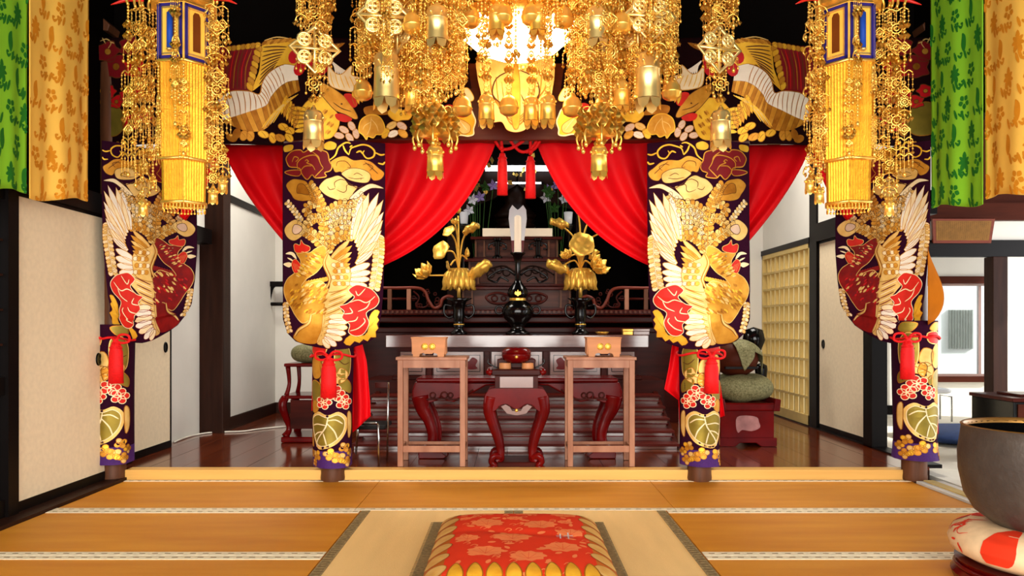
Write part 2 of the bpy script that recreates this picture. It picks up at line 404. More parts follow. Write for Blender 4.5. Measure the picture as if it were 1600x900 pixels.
# ---- right wall of the sanctum
RX = 3.07
struct('trim_6', G().box(RX, RX+.14, 7.62, 7.80, FZ-.02, 4.3), 'black_wood')
struct('trim_7', G().box(RX-.01, RX+.12, 6.42, 6.58, FZ-.02, 2.0), 'black_wood')
struct('trim_8', G().box(RX-.02, RX+.14, 5.7, 7.62, 1.96, 2.14).box(RX-.005, RX+.1, 7.8, 9.3, 1.97, 2.03), 'black_wood')
struct('trim_9', G().box(RX-.01, RX+.12, 5.6, 9.3, FZ-.015, FZ+.012), 'black_wood')
struct('wall_right', G().box(RX+.02, RX+.12, 5.7, 9.3, 2.03, 4.3), 'plaster')
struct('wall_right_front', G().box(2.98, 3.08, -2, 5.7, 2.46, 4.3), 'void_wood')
struct('trim_10', G().box(2.87, 3.06, 2.0, 5.36, -.02, .012), 'plaster')                        # pale sill of the side opening
struct('trim_11', G().box(2.92, 2.99, 2.0, 5.36, .012, .02), 'shoji_wood')
struct('trim_12', G().box(-3.0, -2.785, 1.5, 5.46, -.03, .02), 'dark_wood')                      # sill below the left sliding doors
struct('trim_16', G().box(-3.0, -2.89, 5.43, 5.75, -.02, 1.9), 'black_wood')
# ---- sliding doors
def fusuma(name, x, y0, y1, z0, z1, face, pull_y, fr=.022, th=.03):
    d = thing(name, None, None, (x, (y0+y1)/2, z0), kind='structure')
    xa, xb = x-th*face*0, x-th*face
    lo, hi = min(xa, xb), max(xa, xb)
    G().box(lo+.004, hi-.004, y0+fr, y1-fr, z0+.06, z1-fr).build('door_panel', 'fusuma_paper', d)
    g = G().box(lo, hi, y0, y0+fr, z0, z1).box(lo, hi, y1-fr, y1, z0, z1).box(lo, hi, y0, y1, z0, z0+.06).box(lo, hi, y0, y1, z1-fr, z1)
    g.build('door_frame', 'black_wood', d)
    p = G(); p.M = Matrix.Translation((x-.003*face, pull_y, z0+.86)) @ Matrix.Rotation(PI/2, 4, 'Y')
    p.lathe([(.001, .006*face), (.02, .002*face), (.026, .008*face), (.032, .008*face), (.034, .0)], seg=18, sx=1.35)
    p.build('door_pull', 'pull_metal', d, smooth=True)
    return d
fusuma('door_1', -2.90, 4.42, 5.42, .02, 1.90, 1, 5.30)
fusuma('door_2', -2.93, 5.75, 6.50, FZ, 1.90, 1, 6.39)
fusuma('door_3', RX+.02, 6.60, 7.62, FZ, 1.96, -1, 7.50)
fusuma('door_5', -2.90, 2.44, 3.45, .02, 1.90, 1, 2.56)
fusuma('door_6', -2.90, 1.42, 2.43, .02, 1.90, 1, 2.31)
d4 = thing('door_4', None, None, (-2.9, 4.0, .02), kind='structure')
G().box(-2.93, -2.90, 3.45, 3.49, .02, 1.9).box(-2.93, -2.88, 4.32, 4.41, .02, 1.9).box(-2.93, -2.9, 3.45, 4.41, .02, .12).box(-2.93, -2.9, 3.45, 4.41, .72, .82).box(-2.93, -2.9, 3.45, 4.41, 1.84, 1.9).build('door_frame', 'black_wood', d4)
for k in range(5): G().box(-2.925, -2.912, 3.5+k*.17, 3.515+k*.17, .82, 1.84).build('slat', 'dark_wood', d4)
for k in range(4): G().box(-2.925, -2.912, 3.49, 4.32, 1.0+k*.2, 1.012+k*.2).build('slat', 'dark_wood', d4)
G().box(-2.932, -2.928, 3.49, 4.32, .12, 1.84).build('pane', 'dark_pane', d4)
# ---- shoji lattice
w1 = thing('window_1', None, None, (RX, 8.5, FZ), kind='structure')
y0, y1, z0, z1 = 7.80, 9.28, FZ+.012, 1.97
G().box(RX+.06, RX+.066, y0, y1, z0, z1).build('shoji_paper', 'shoji_paper', w1)
G().box(RX, RX+.05, y0, y0+.03, z0, z1).box(RX, RX+.05, y1-.03, y1, z0, z1).box(RX, RX+.05, y0, y1, z0, z0+.10).box(RX, RX+.05, y0, y1, z1-.05, z1).build('lattice_frame', 'shoji_wood', w1)
sv = G().box(-.006, .03, -.011, .011, z0+.1-FZ, z1-.05-FZ).mesh('slat_v', 'shoji_wood')
sh = G().box(-.006, .022, y0-8.5, y1-8.5, -.012, .012).mesh('slat_h', 'shoji_wood')
for k in range(1, 10):
    o = bpy.data.objects.new('slat', sv); C.objects.link(o); o.parent = w1; o.location = (.02, y0+(y1-y0)*k/10-8.5, 0)
for k in range(1, 9):
    o = bpy.data.objects.new('slat', sh); C.objects.link(o); o.parent = w1; o.location = (.012, 0, .1+(z1-z0-.12)*k/9)
# ---- side room: partition with lintel and post, window wall, outside
struct('wall_side_left', G().box(4.25, 4.75, 9.5, 9.6, -.02, 2.6).box(RX+.14, 4.25, 9.5, 9.6, .15, 2.6), 'plaster')
struct('baseboard_side', G().box(RX+.14, 4.85, 9.47, 9.5, 0, .115), 'black_wood')
PY = 8.0
struct('trim_13', G().box(3.3, 8.0, PY, PY+.10, Z_(401, PY), Z_(375, PY)), 'black_wood')
struct('wall_side_transom', G().box(3.3, 8.0, PY+.03, PY+.08, Z_(375, PY), Z_(345, PY)), 'plaster')
struct('trim_14', G().box(3.3, 8.0, PY-.06, PY+.1, Z_(345, PY), Z_(318, PY)), 'brown_wood')
struct('wall_side_upper', G().box(3.2, 8.0, PY+.02, PY+.1, Z_(318, PY), 3.2), 'brown_wood')
struct('trim_15', G().box(X_(1550, PY), X_(1573, PY), PY-.02, PY+.14, -.02, Z_(401, PY)), 'dark_wood', bevel=.006)
struct('wall_side_right', G().box(X_(1573, PY), 8.0, PY+.02, PY+.10, -.02, Z_(401, PY)), 'plaster')
struct('ceiling_side', G().box(3.08, 8.0, -3.0, 9.6, 3.2, 3.3), 'brown_wood')
WY = 9.6
wx0, wx1, wz0, wz1 = X_(1440, WY), X_(1546, WY), Z_(588, WY), Z_(443, WY)
struct('wall_side_window', G().box(4.75, wx0, WY, WY+.1, -.02, 2.6).box(wx1, 8, WY, WY+.1, -.02, 2.6).box(wx0, wx1, WY, WY+.1, -.02, wz0).box(wx0, wx1, WY, WY+.1, wz1, 2.6), 'plaster')
w2 = thing('window_2', None, None, ((wx0+wx1)/2, WY, wz0), kind='structure')
G().box(wx0, wx1, WY-.05, WY+.02, wz0-.07, wz0).build('window_sill', 'brown_wood', w2)
G().box(wx0, wx1, WY-.04, WY+.02, wz1, wz1+.09).build('window_header', 'brown_wood', w2)
G().box(wx1-.03, wx1, WY+.01, WY+.05, wz0, wz1).box(wx1-.12, wx1-.085, WY+.03, WY+.07, wz0, wz1).box(wx0, wx1, WY+.01, WY+.06, wz0, wz0+.03).box(wx0, wx1, WY+.01, WY+.06, wz1-.03, wz1).box(wx0, wx0+.04, WY+.01, WY+.06, wz0, wz1).build('window_frame', 'lacquer_grey', w2)
G().box(wx0+.04, wx1-.085, WY+.045, WY+.05, wz0+.03, wz1-.03).build('pane', 'glass', w2)
OY = 12.2
ob = thing('neighbour_house', 'bright white house wall seen outside through the side window', 'building', (6.5, OY, -.1))
G().box(5.0, 10.5, OY, OY+.2, -.1, 3.6).build('house_wall', 'outside_wall', ob)
gx0, gx1, gz0, gz1 = X_(1480, OY), X_(1519, OY), Z_(545, OY), Z_(484, OY)
wn = G().box(gx0, gx1, OY-.02, OY, gz0, gz1).build('house_window', 'outside_wall', ob)
n = 9
for k in range(n):
    xx = gx0+(gx1-gx0)*(k+.15)/n
    G().box(xx, xx+(gx1-gx0)/n*.55, OY-.05, OY-.02, gz0, gz1).build('grille_bar', 'grille_grey', wn)
# ---- carved beam noses high on both sides
for s, nm in ((-1, 'left'), (1, 'right')):
    g = G()
    pts = [(137, -60), (160, -60), (158, 0), (162, 28), (177, 42), (174, 52), (160, 51), (140, 46)]
    pts = [(p if s < 0 else 1613-p, q) for p, q in pts]
    g.prism([(X_(p, 5.5), Z_(q, 5.5)) for p, q in pts], 5.45, 5.6)
    o = g.build('beam_nose', 'column_wood', bevel=.006)
    props(o, 'carved pale brown beam nose high beside the %s striped banner' % nm, 'beam end', 'carved beam noses')
# ================================================================ COLUMNS AND CLOTH
MIR = 1613.0
COLS = [(-2.885, 'outer left'), (-1.295, 'inner left'), (1.355, 'inner right'), (2.91, 'outer right')]
CY = 5.465
for (cx, nm) in COLS:
    zb = 0
    o = G().lathe([(.001, 0), (.085, 0), (.088, .02), (.085, .05), (.085, 3.0), (.001, 3.0)], (cx, CY, -.0), 28).build('wooden_column', 'column_wood', smooth=True, angle=40)
    props(o, {'outer left': 'wooden column foot below brocade at the end of the left sliding doors', 'inner left': 'round wooden column foot below brocade left of the altar tables',
              'inner right': 'round wooden column foot below brocade right of the altar tables', 'outer right': 'wooden column foot below brocade beside the opening to the side room'}[nm], 'column', 'brocade wrapped columns')
# ---------------- motifs of the phoenix hanging, drawn once in pattern coordinates (800 wide, 1600 long)
def hanging_motifs():
    out = []
    a = Mot()
    a.blob([(80,150),(130,105),(200,100),(230,120),(290,95),(370,110),(420,130),(435,190),(455,235),(440,270),(400,285),(410,315),(330,325),(300,300),(260,335),(215,290),(200,250),(170,235),(110,225),(85,190)], 'm', 1, 'g', 8)
    a.blob([(65,265),(120,252),(205,260),(190,300),(120,292)], 'm', 1, 'g', 6)
    for L in ([(130,190),(150,150),(185,165),(160,190)], [(180,250),(175,200),(230,160),(330,150),(370,220),(390,250)], [(240,190),(255,180),(270,195),(255,205),(300,225),(325,265)], [(390,250),(350,290),(320,320)], [(205,260),(240,230),(300,230)], [(300,120),(350,160),(360,200)]):
        a.line(L, 8, 'g', 2)
    out.append(('peony_motif', a))
    a = Mot()
    a.poly([(60,60),(135,55),(130,95),(65,105)], 'y'); out.append(('cloud_motif', a)); a = Mot(); a.blob([(395,62),(440,40),(490,60),(480,100),(430,110),(395,95)], 'y', 1, 'l', 4)
    out.append(('cloud_motif', a)); a = Mot()
    for L in ([(430,190),(480,150),(505,90),(560,50),(600,55)], [(540,70),(555,110),(585,145)], [(585,140),(600,95),(640,75),(690,60),(740,70),(775,105),(765,150),(720,165),(690,130),(700,105)], [(640,125),(670,112),(690,135)], [(780,115),(820,130),(850,120)], [(800,195),(835,200),(850,180)], [(610,70),(590,85)]):
        a.line(L, 13, 'y', 1)
    out.append(('cloud_scroll_motif', a))
    a = Mot()
    a.blob([(445,200),(500,165),(560,155),(620,185),(690,178),(750,190),(800,230),(845,270),(820,320),(770,335),(740,310),(680,330),(600,345),(540,300),(520,275),(480,280),(460,240)], 'g', 1, 'l', 4)
    a.blob([(530,285),(600,248),(690,255),(745,290),(735,345),(690,360),(600,345),(550,315)], 'p', 2, 'l', 4)
    for L in ([(490,235),(500,200),(560,195),(600,240),(570,240)], [(690,220),(720,208),(765,230),(740,260)], [(620,300),(650,285),(690,305)], [(580,320),(640,330),(700,320)], [(700,190),(780,260),(800,280)]): a.line(L, 5, 'l', 3)
    out.append(('cloud_motif', a))
    a = Mot()
    a.blob([(355,395),(400,340),(450,320),(500,305),(550,330),(590,380),(650,390),(620,440),(590,490),(520,500),(470,485),(420,465),(380,435)], 'p', 1, 'l', 4)
    a.blob([(590,485),(640,430),(700,385),(760,360),(842,390),(760,395),(700,430),(650,480)], 'c', 2, 'l', 4)
    for L in ([(420,390),(440,415),(480,405)], [(480,400),(475,360),(520,335),(560,345)], [(490,415),(540,435),(565,420),(570,380),(620,375)], [(600,380),(660,400),(690,380)], [(560,345),(640,400)]): a.line(L, 5, 'l', 3)
    out.append(('cloud_motif', a))
    a = Mot()
    a.plume([(400,900),(395,760),(385,600),(340,470),(270,370)], 42, 17, 'gpg', 1.0, 'l', 3)
    a.blob([(80,360),(130,325),(190,330),(250,350),(290,410),(330,480),(340,530),(290,500),(220,500),(150,480),(120,440),(90,400)], 'g', 1.5, 'l', 3)
    a.blob([(170,430),(180,370),(230,370),(275,430),(270,455),(205,440)], 'd', 2.5, 'l', 4)
    a.plume([(395,640),(450,570),(540,530),(650,555)], 40, 9, 'pg', 1.2, 'l', 3)
    a.plume([(400,780),(450,720),(540,690),(600,700)], 38, 7, 'pgc', 1.2, 'l', 3)
    a.plume([(400,860),(330,790),(260,740),(170,690)], 46, 8, 'pg', 1.2, 'l', 3)
    a.plume([(390,640),(320,640),(250,690)], 36, 6, 'pg', 1.4, 'l', 3)
    a.plume([(215,660),(150,575),(75,490)], 26, 8, 'cp', 1.6, 'l', 2)
    a.blob([(60,720),(90,670),(160,640),(230,680),(262,720),(220,770),(150,805),(90,780)], 'p', 1.8, 'l', 3)
    a.blob([(130,725),(150,680),(200,690),(220,720),(190,750),(150,755)], 'k', 2.8, 'l', 5)
    a.plume([(440,620),(520,590),(640,600)], 30, 8, 'cp', 1.8, 'l', 3)
    a.plume([(405,900),(450,820),(530,770),(610,770)], 44, 8, 'gp', 1.1, 'l', 3); a.plume([(420,690),(500,650),(600,650)], 34, 7, 'pc', 1.3, 'l', 3); a.plume([(330,520),(250,560),(300,640)], 34, 6, 'pg', 1.2, 'l', 3); a.plume([(600,560),(640,500),(700,450)], 30, 6, 'pc', 1.2, 'l', 3)
    out.append(('tail_plume_motif', a))
    a = Mot()
    a.plume([(800,760),(805,880),(790,1050),(770,1185)], 40, 15, 'cp', 1.0, 'd', 3)
    for i, (b, t, w) in enumerate([((610,800),(685,450),64), ((625,800),(735,435),64), ((640,830),(805,425),64), ((650,860),(838,480),64), ((660,890),(840,575),62), ((665,920),(836,640),60), ((660,950),(825,720),58), ((650,975),(800,800),56), ((640,990),(770,880),50)]):
        a.leaf(b, t, w, 'c' if i % 2 else 'w', 2+i*.22, 'g', 4)
    for i, (b, t, w) in enumerate([((585,1060),(740,985),54), ((585,1085),(745,1050),52), ((585,1115),(738,1105),50), ((585,1140),(720,1160),48)]):
        a.leaf(b, t, w, 'w', 2+i*.3, 'g', 4, True)
    for i, (b, t, w) in enumerate([((440,960),(600,800),46), ((450,980),(612,850),46), ((460,1000),(612,900),44), ((470,1020),(605,945),42), ((480,1040),(600,990),40)]):
        a.leaf(b, t, w, 'pg'[i % 2], 4+i*.25, 'd', 4)
    a.blob([(420,905),(460,950),(560,985),(598,1030),(600,1110),(565,1180),(430,1210),(440,1150),(400,1030),(395,960)], 'p', 5, 'd', 4)
    for k in range(4):
        for j in range(4): a.ell(470+j*32+(k % 2)*12, 1000+k*48, 20, 17, .3, 'cg'[(j+k) % 2], 6, 'd', 3)
    a.line([(425,905),(395,985),(432,1080),(440,1120),(415,1180)], 26, 'd', 7); a.line([(425,905),(395,985),(432,1080),(440,1120),(415,1180)], 10, 'p', 8)
    out.append(('wing_motif', a))
    a = Mot()
    a.blob([(170,905),(215,895),(280,905),(330,872),(390,850),(410,900),(385,990),(330,1060),(260,1105),(215,1165),(290,1140),(370,1125),(425,1190),(410,1260),(400,1350),(310,1380),(290,1420),(230,1450),(170,1390),(130,1330),(70,1250),(55,1170),(90,1100),(150,1060),(200,1010),(205,960)], 'g', 2, 'p', 5)
    random.seed(9)
    for k in range(90):
        x, y = random.uniform(95, 395), random.uniform(1160, 1385)
        if y > 1300 and x < 90+(y-1300)*1.0: continue
        d = random.uniform(.6, 1.2); a.leaf((x, y), (x+34*d, y-30*d), 15, 'dpyd'[k % 4], 3+.008*k, None)
    for k in range(46):
        t = (k % 23)/22; x = 372-130*t+random.uniform(-110, -8)*(.7+t*.3); y = 900+175*t
        a.leaf((x, y), (x+34, y+16), 13, 'dpy'[k % 3], 3+.01*k)
    for k in range(9):
        t = k/8; a.leaf((372-130*t, 905+165*t), (418-130*t, 925+170*t), 22, 'gd'[k % 2], 2.3)
    for k in range(9):
        x = 235+k*22; a.leaf((x-10, 1180-k*7), (x+22, 1118-k*4), 26, 'g', 2.2)
    a.blob([(145,850),(160,830),(200,842),(210,803),(235,835),(285,860),(270,895),(170,902)], 'r', 3, 'p', 4)
    a.poly([(70,905),(110,890),(150,905),(172,950),(145,935),(120,915)], 'c', 3); a.poly([(50,985),(100,972),(130,990),(100,1012)], 'c', 3); a.poly([(85,935),(120,945),(150,970),(110,955)], 'c', 3)
    a.blob([(125,985),(160,950),(208,1000),(190,1050),(150,1055)], 'r', 3.2, 'p', 3)
    for k in range(4): a.line([(135+k*14, 975+k*6), (165+k*10, 1045-k*8)], 4, 'p', 4, 0)
    a.ell(255, 930, 7, 7, 0, 'l', 4); a.ell(255, 930, 3, 3, 0, 'c', 4.6)
    out.append(('phoenix_motif', a))
    a = Mot()
    a.blob([(150,1545),(200,1490),(285,1425),(300,1380),(400,1380),(390,1480),(340,1600),(220,1605),(155,1575)], 'g', 1.5, 'd', 3)
    a.blob([(425,1190),(590,1150),(625,1220),(570,1280),(530,1330),(560,1420),(440,1560),(380,1620),(330,1600),(375,1500),(390,1380)], 'p', 2, 'd', 3)
    for k in range(15):
        y = 1210+k*25; x0 = 440-k*4
        a.line([(x0, y+24), (x0+60, y), (x0+140-k*3, y-28)], 7, 'dc'[k % 2], 3)
    for i, (b, t) in enumerate([((440,1400),(585,1405)), ((435,1440),(588,1440)), ((425,1475),(585,1485)), ((415,1510),(570,1530)), ((405,1540),(540,1575)), ((395,1560),(490,1625)), ((385,1570),(430,1645))]):
        a.leaf(b, t, 54, 'cw'[i % 2], 4+i*.25, 'g', 4, True)
    a.line([(300,1380),(280,1450),(200,1500),(160,1550)], 26, 'd', 3); a.line([(300,1380),(280,1450),(200,1500),(160,1550)], 14, 'p', 4)
    out.append(('belly_plumage_motif', a))
    a = Mot()
    a.blob([(545,1600),(600,1540),(700,1545),(735,1480),(740,1400),(780,1345),(815,1360),(798,1400),(812,1425),(795,1455),(806,1490),(784,1515),(785,1560),(745,1560),(720,1592),(690,1575),(660,1605),(625,1590),(590,1625)], 'y', 1, 'd', 3, 2)
    for k in range(7): a.line([(640+k*18, 1550-k*12), (690+k*18, 1590-k*32)], 4, 'd', 2, 0)
    out.append(('leaf_motif', a))
    a = Mot()
    a.blob([(590,1190),(640,1155),(690,1160),(760,1190),(810,1260),(790,1320),(720,1370),(740,1450),(700,1530),(640,1550),(590,1520),(600,1460),(545,1410),(560,1360),(520,1320),(580,1300),(630,1250),(600,1215)], 'r', 8, 'c', 5)
    for L in ([(600,1290),(660,1270),(720,1290),(780,1240)], [(640,1200),(660,1235),(710,1180)], [(660,1360),(720,1330),(745,1280)], [(560,1380),(620,1370),(600,1330)], [(580,1440),(640,1430),(660,1400)], [(600,1510),(660,1490),(710,1440),(700,1410)]): a.line(L, 8, 'c', 9)
    out.append(('peony_motif', a))
    a = Mot(); a.plume([(75,1285),(90,1400),(120,1530)], 26, 9, 'cp', 1, 'd', 3)
    out.append(('leaf_chain_motif', a))
    return out
HM = hanging_motifs()
PANEL = [(48,36),(250,34),(450,34),(650,34),(852,36),(852,300),(850,600),(846,900),(838,1200),(828,1380),(806,1500),(770,1570),(700,1610),(620,1635),(560,1650),(500,1655),(400,1650),(340,1640),(250,1622),(160,1592),(95,1530),(55,1420),(42,1200),(42,900),(44,600),(46,300)]
def cmap_inner(mirror):
    xc = X_(MIR-520 if mirror else 520, 5.3)
    def f(x, y, l):
        px = 430+x/5; px = MIR-px if mirror else px
        p = at(px, 215+y/5, 5.3); u = (p.x-xc)/.36
        Y = 5.26+.08*u*u+.010*math.sin(u*7+y*.002)*min(1, y/500)
        t = min(max((y-1250)/400, 0), 1); Y += .03*t*t-.03*math.sin(PI*t)
        return (p.x, Y-l-.004, p.z)
    return f
def cmap_outer(mirror):          # hanging on an outer column: turned towards the middle of the hall, far edge deeper
    def f(x, y, l):
        s = 1-(x-40)/810                                     # 0 at the edge near the wall
        t = (y-36)/1615
        w = 1-.12*max(0, t-.55)/.45
        s2 = .5+(s-.5)*w
        Y = 5.24+.62*max(s2, 0)**1.25+.018*math.sin(s*9)*min(1, t*2)
        px = 159+149*s2-(3 if t > .9 else 0)
        sag = math.sin(PI*min(max(s, 0), 1)**.62)*.13+.03*s
        z = 2.40-1.27*t-sag*max(0, t-.6)/.4
        q = max(0, (t-.82)/.18); Y += .10*q*q*(1-s)
        X = (px-800)/F*Y; n = Vector((.8, -.6, 0))
        p = Vector((X, Y, z))+n*(l+.004)
        if mirror: p.x = -p.x+2*(MIR/2-800)/F*Y
        return p
    return f
HL = ['brocade hanging with pale wing and red phoenix beside the left sliding doors', 'phoenix brocade hanging on the inner column left of the altar, bird facing left',
      'phoenix brocade hanging on the inner column right of the altar, bird facing right', 'brocade hanging beside the side room opening, with gold lining showing']
for i, fm in enumerate((cmap_outer(False), cmap_inner(False), cmap_inner(True), cmap_outer(True))):
    t = thing('brocade_hanging', HL[i], 'brocade', (COLS[i][0], 5.3, 1.0), 'phoenix brocade hangings on the columns')
    b = Mot(); b.poly(PANEL, 'v', 0, 0); KEY['v'] = 'purple_cloth'
    o = b.build('cloth', t, fm, KEY, 50); m = o.modifiers.new('s', 'SOLIDIFY'); m.thickness = .0012; m.offset = 0
    shaded_key = dict(KEY, g='g_wine', d='g_maroon', y='g_crimson')  # outer phoenixes: shade on the gold thread put into the colour as dark red
    for nm, mo in HM: mo.build(nm, t, fm, shaded_key if (i in (0, 3) and nm in ('phoenix_motif', 'belly_plumage_motif')) else KEY, 50)
    if i == 3:
        g = G()
        def lin_f(u, v):
            w = math.sin(PI*min(v**1.5, 1))**.8
            px = 1450+(25*w)*u; py = 385+(118)*v+6*u
            return at(px, py, 5.22+.12*u-.05*math.sin(PI*v))
        g.grid(lin_f, 8, 14); g.build('gold_lining', 'gold_lining', t, smooth=True, solid=.004, fix=False)
# ---------------- brocade wrapped round the foot of each column, pattern coordinates (230 wide front, 770 long)
def wrap_motifs():
    out = []
    a = Mot()
    a.blob([(108,480),(155,448),(205,468),(255,450),(298,490),(294,560),(258,622),(205,655),(150,660),(118,605),(103,540)], 'p', 1, None)
    a.blob([(115,490),(155,466),(205,482),(250,468),(283,500),(278,560),(245,610),(200,640),(155,640),(128,598),(114,540)], 'o', 2, 'c', 4)
    for L in ([(208,478),(195,540),(150,610),(140,650)], [(200,510),(235,560),(250,610)], [(198,525),(150,520),(118,530)], [(185,560),(150,570),(125,590)], [(200,500),(240,495),(275,520)], [(185,570),(195,610),(200,636)]): a.line(L, 7, 'c', 3)
    out.append(('leaf_motif', a))
    a = Mot(); a.blob([(168,262),(200,228),(240,236),(262,200),(300,226),(296,262),(270,286),(232,292),(196,322),(172,300)], 'p', 1, 'd', 4); a.line([(180,290),(225,262),(285,235)], 5, 'd', 2); out.append(('leaf_motif', a))
    a = Mot()
    for cx, cy, r in ((185, 395, 40), (240, 345, 46), (282, 395, 44)):
        for k in range(5):
            an = -PI/2+k*2*PI/5+.3; a.leaf((cx, cy), (cx+r*math.cos(an), cy+r*math.sin(an)), r*.8, 'r', 2+k*.1, 'c', 4, True)
    out.append(('maple_flower_motif', a))
    a = Mot()
    a.blob([(100,300),(130,270),(165,290),(175,340),(150,380),(110,380)], 'o', 1, 'g', 4)
    a.blob([(115,150),(150,125),(180,180),(170,250),(130,260),(105,210)], 'g', 1, 'l', 3); a.blob([(245,80),(290,70),(318,130),(312,230),(280,262),(245,240),(235,150)], 'o', 1, 'p', 4)
    a.line([(250,150),(280,180),(310,170)], 5, 'l', 2); a.blob([(200,250),(225,230),(240,280),(215,310)], 'g', 1, 'l', 3)
    a.blob([(110,90),(150,60),(200,70),(190,120),(130,125)], 'r', 1, 'p', 5)
    out.append(('foliage_motif', a))
    for iq, P in enumerate([[(112,395),(140,388),(160,420),(140,455),(112,450)], [(255,270),(290,262),(322,300),(318,345),(285,330),(262,310)], [(170,170),(215,150),(235,210),(215,245),(180,240)], [(110,20),(160,10),(190,45),(150,60)], [(240,15),(300,10),(318,50),(270,62)], [(300,460),(325,470),(328,560),(305,600)], [(95,560),(110,600),(112,650),(92,640)], [(178,300),(198,318),(188,350),(172,340)]]): a = Mot(); a.blob(P, 'gop'[iq % 3], 1, 'd', 4); out.append(('foliage_motif', a))
    a = Mot(); random.seed(3)
    for cx, cy, r in ((140, 700, 34), (215, 690, 34), (255, 712, 34), (285, 655, 30), (295, 735, 30), (120, 745, 22), (95, 690, 26), (320, 690, 26)):
        for k in range(4): a.leaf((cx, cy), (cx+r*math.cos(k*1.57+.4+cx), cy+r*math.sin(k*1.57+.4+cx)), r*.85, 'gpy'[k % 3], 1+k*.15, 'd', 3, True)
    out.append(('leaflet_motif', a))
    a = Mot()
    for sx in (-150, 380):                                # the sides of the wrap, turned away from the hall
        a.blob([(x+sx, y) for x, y in [(60,480),(100,440),(150,470),(150,580),(100,640),(50,580)]], 'o', 1, 'c', 4)
        a.blob([(x+sx, y) for x, y in [(60,200),(110,160),(150,240),(110,330),(50,300)]], 'g', 1, 'l', 3)
        for k in range(5): a.leaf((90+sx, 400), (90+sx+36*math.cos(k*1.26), 400+36*math.sin(k*1.26)), 28, 'r', 1, 'c', 3, True)
        a.blob([(x+sx, y) for x, y in [(40,690),(100,660),(150,700),(90,730)]], 'g', 1, 'd', 3)
    out.append(('side_foliage_motif', a))
    return out
WM = wrap_motifs()
TOPS = [(532, 724, .145), (545, 729, .148), (545, 727, .148), (526, 718, .152)]
WL_ = ['purple brocade wrap low on the column at the end of the left sliding doors', 'purple brocade wrap with large olive leaf on the column left of the altar',
       'purple brocade wrap with large olive leaf on the column right of the altar', 'purple brocade wrap on the column beside the side room opening']
for i, (cx, nm) in enumerate(COLS):
    yt, yb, R = TOPS[i]; zt, zb = Z_(yt-25, 5.4), Z_(yb, 5.4); mir = i >= 2
    t = thing('column_wrap', WL_[i], 'brocade', (cx, CY, zb), 'brocade wraps at the column feet')
    def wm(x, y, l, cx=cx, zt=zt, zb=zb, R=R, mir=mir):
        s = (x-208)/115.0; s = -s if mir else s
        a = s*1.25; tt = y/770; r = R*(1-.08*tt)+.006*math.sin(a*5+tt*3)*tt+l
        fl_ = .025*max(0, (tt-.85)/.15)*max(0, math.sin(a*2+.6)); r += fl_
        return (cx+r*math.sin(a), CY-r*math.cos(a), zt+(zb-zt)*tt)
    g = G(); g.grid(lambda u, v: wm(208+(115*PI/1.25)*(2*u-1), 770*v, 0), 56, 24)
    g.m = [1 if (k//56) >= 21 else 0 for k in range(len(g.f))]
    g.build('cloth', ['purple_cloth', 'violet_cloth'], t, smooth=True, fix=False)
    for nm2, mo in WM: mo.build(nm2, t, wm, KEY, 24, .0014)
# ---------------- red cord with tassel tied round each column
def tassel(name, label, x, y, z, L, r, group, bow=True, parent=None, lob=1):
    t = thing(name, label, 'tassel', (x, y, z-L), group)
    g = G()
    g.lathe([(.001, .0), (r*.55, -.004), (r*.75, -.03), (r*.8, -.045), (r, -.07), (r*1.04, -L*.6), (r*1.1, -L), (.001, -L)], (x, y, z), 22)
    for k in range(len(g.v)):
        px, py, pz = g.v[k]; d = z-pz
        if d > .06:
            a = math.atan2(py-y, px-x); q = 1+.07*math.sin(a*11)
            g.v[k] = (x+(px-x)*q, y+(py-y)*q*.75, pz)
    g.build('fringe', 'red_cord', t, smooth=True, fix=False)
    G().ring((x, y, z-.04), r*.82, .006, 'z', 16, 6).build('binding', 'red_cord', t, smooth=True)
    if bow:
        k = G(); w = .075
        for s in lob if isinstance(lob, tuple) else (-1, 1):
            k.tube([(x, y, z+.012), (x+s*w*.5, y-.012, z+.05), (x+s*w*1.15, y-.004, z+.045), (x+s*w*1.2, y+.006, z+.005), (x+s*w*.6, y-.004, z-.008), (x, y, z+.008)], .0085, 7, 5)
        k.tube([(x-.02, y-.008, z+.03), (x+.02, y-.012, z-.015)], .011, 7); k.tube([(x+.02, y-.008, z+.03), (x-.02, y-.012, z-.015)], .011, 7)
        k.build('bow_knot', 'red_cord', t, smooth=True)
    return t
TL = ['red bow cord and tassel on the column at the left sliding doors', 'red bow cord with wide tassel on the column left of the altar', 'red cord with wide tassel on the column right of the altar', 'red looped cord and flat tassel on the column by the side room opening']
for i, (px, py, L, r) in enumerate(((187, 534, .29, .047), (517, 560, .27, .052), (1108, 558, .25, .048), (1412, 532, .27, .046))):
    p = at(px, py, 5.33)
    t = tassel('cord_tassel', TL[i], p.x, 5.265 if i in (1, 2) else 5.28, p.z, L, r, 'red tassels on the columns', True, None, (1,) if i == 0 else (-1, 1))
    cx = COLS[i][0]; R = TOPS[i][2]+.010; z = p.z+.02
    g = G(); g.tube([(cx+R*math.sin(a*.2618), CY-R*math.cos(a*.2618), z+.012*math.sin(a*.9)) for a in range(25)], .009, 6)
    g.build('cord_loop', 'red_cord', t, smooth=True)
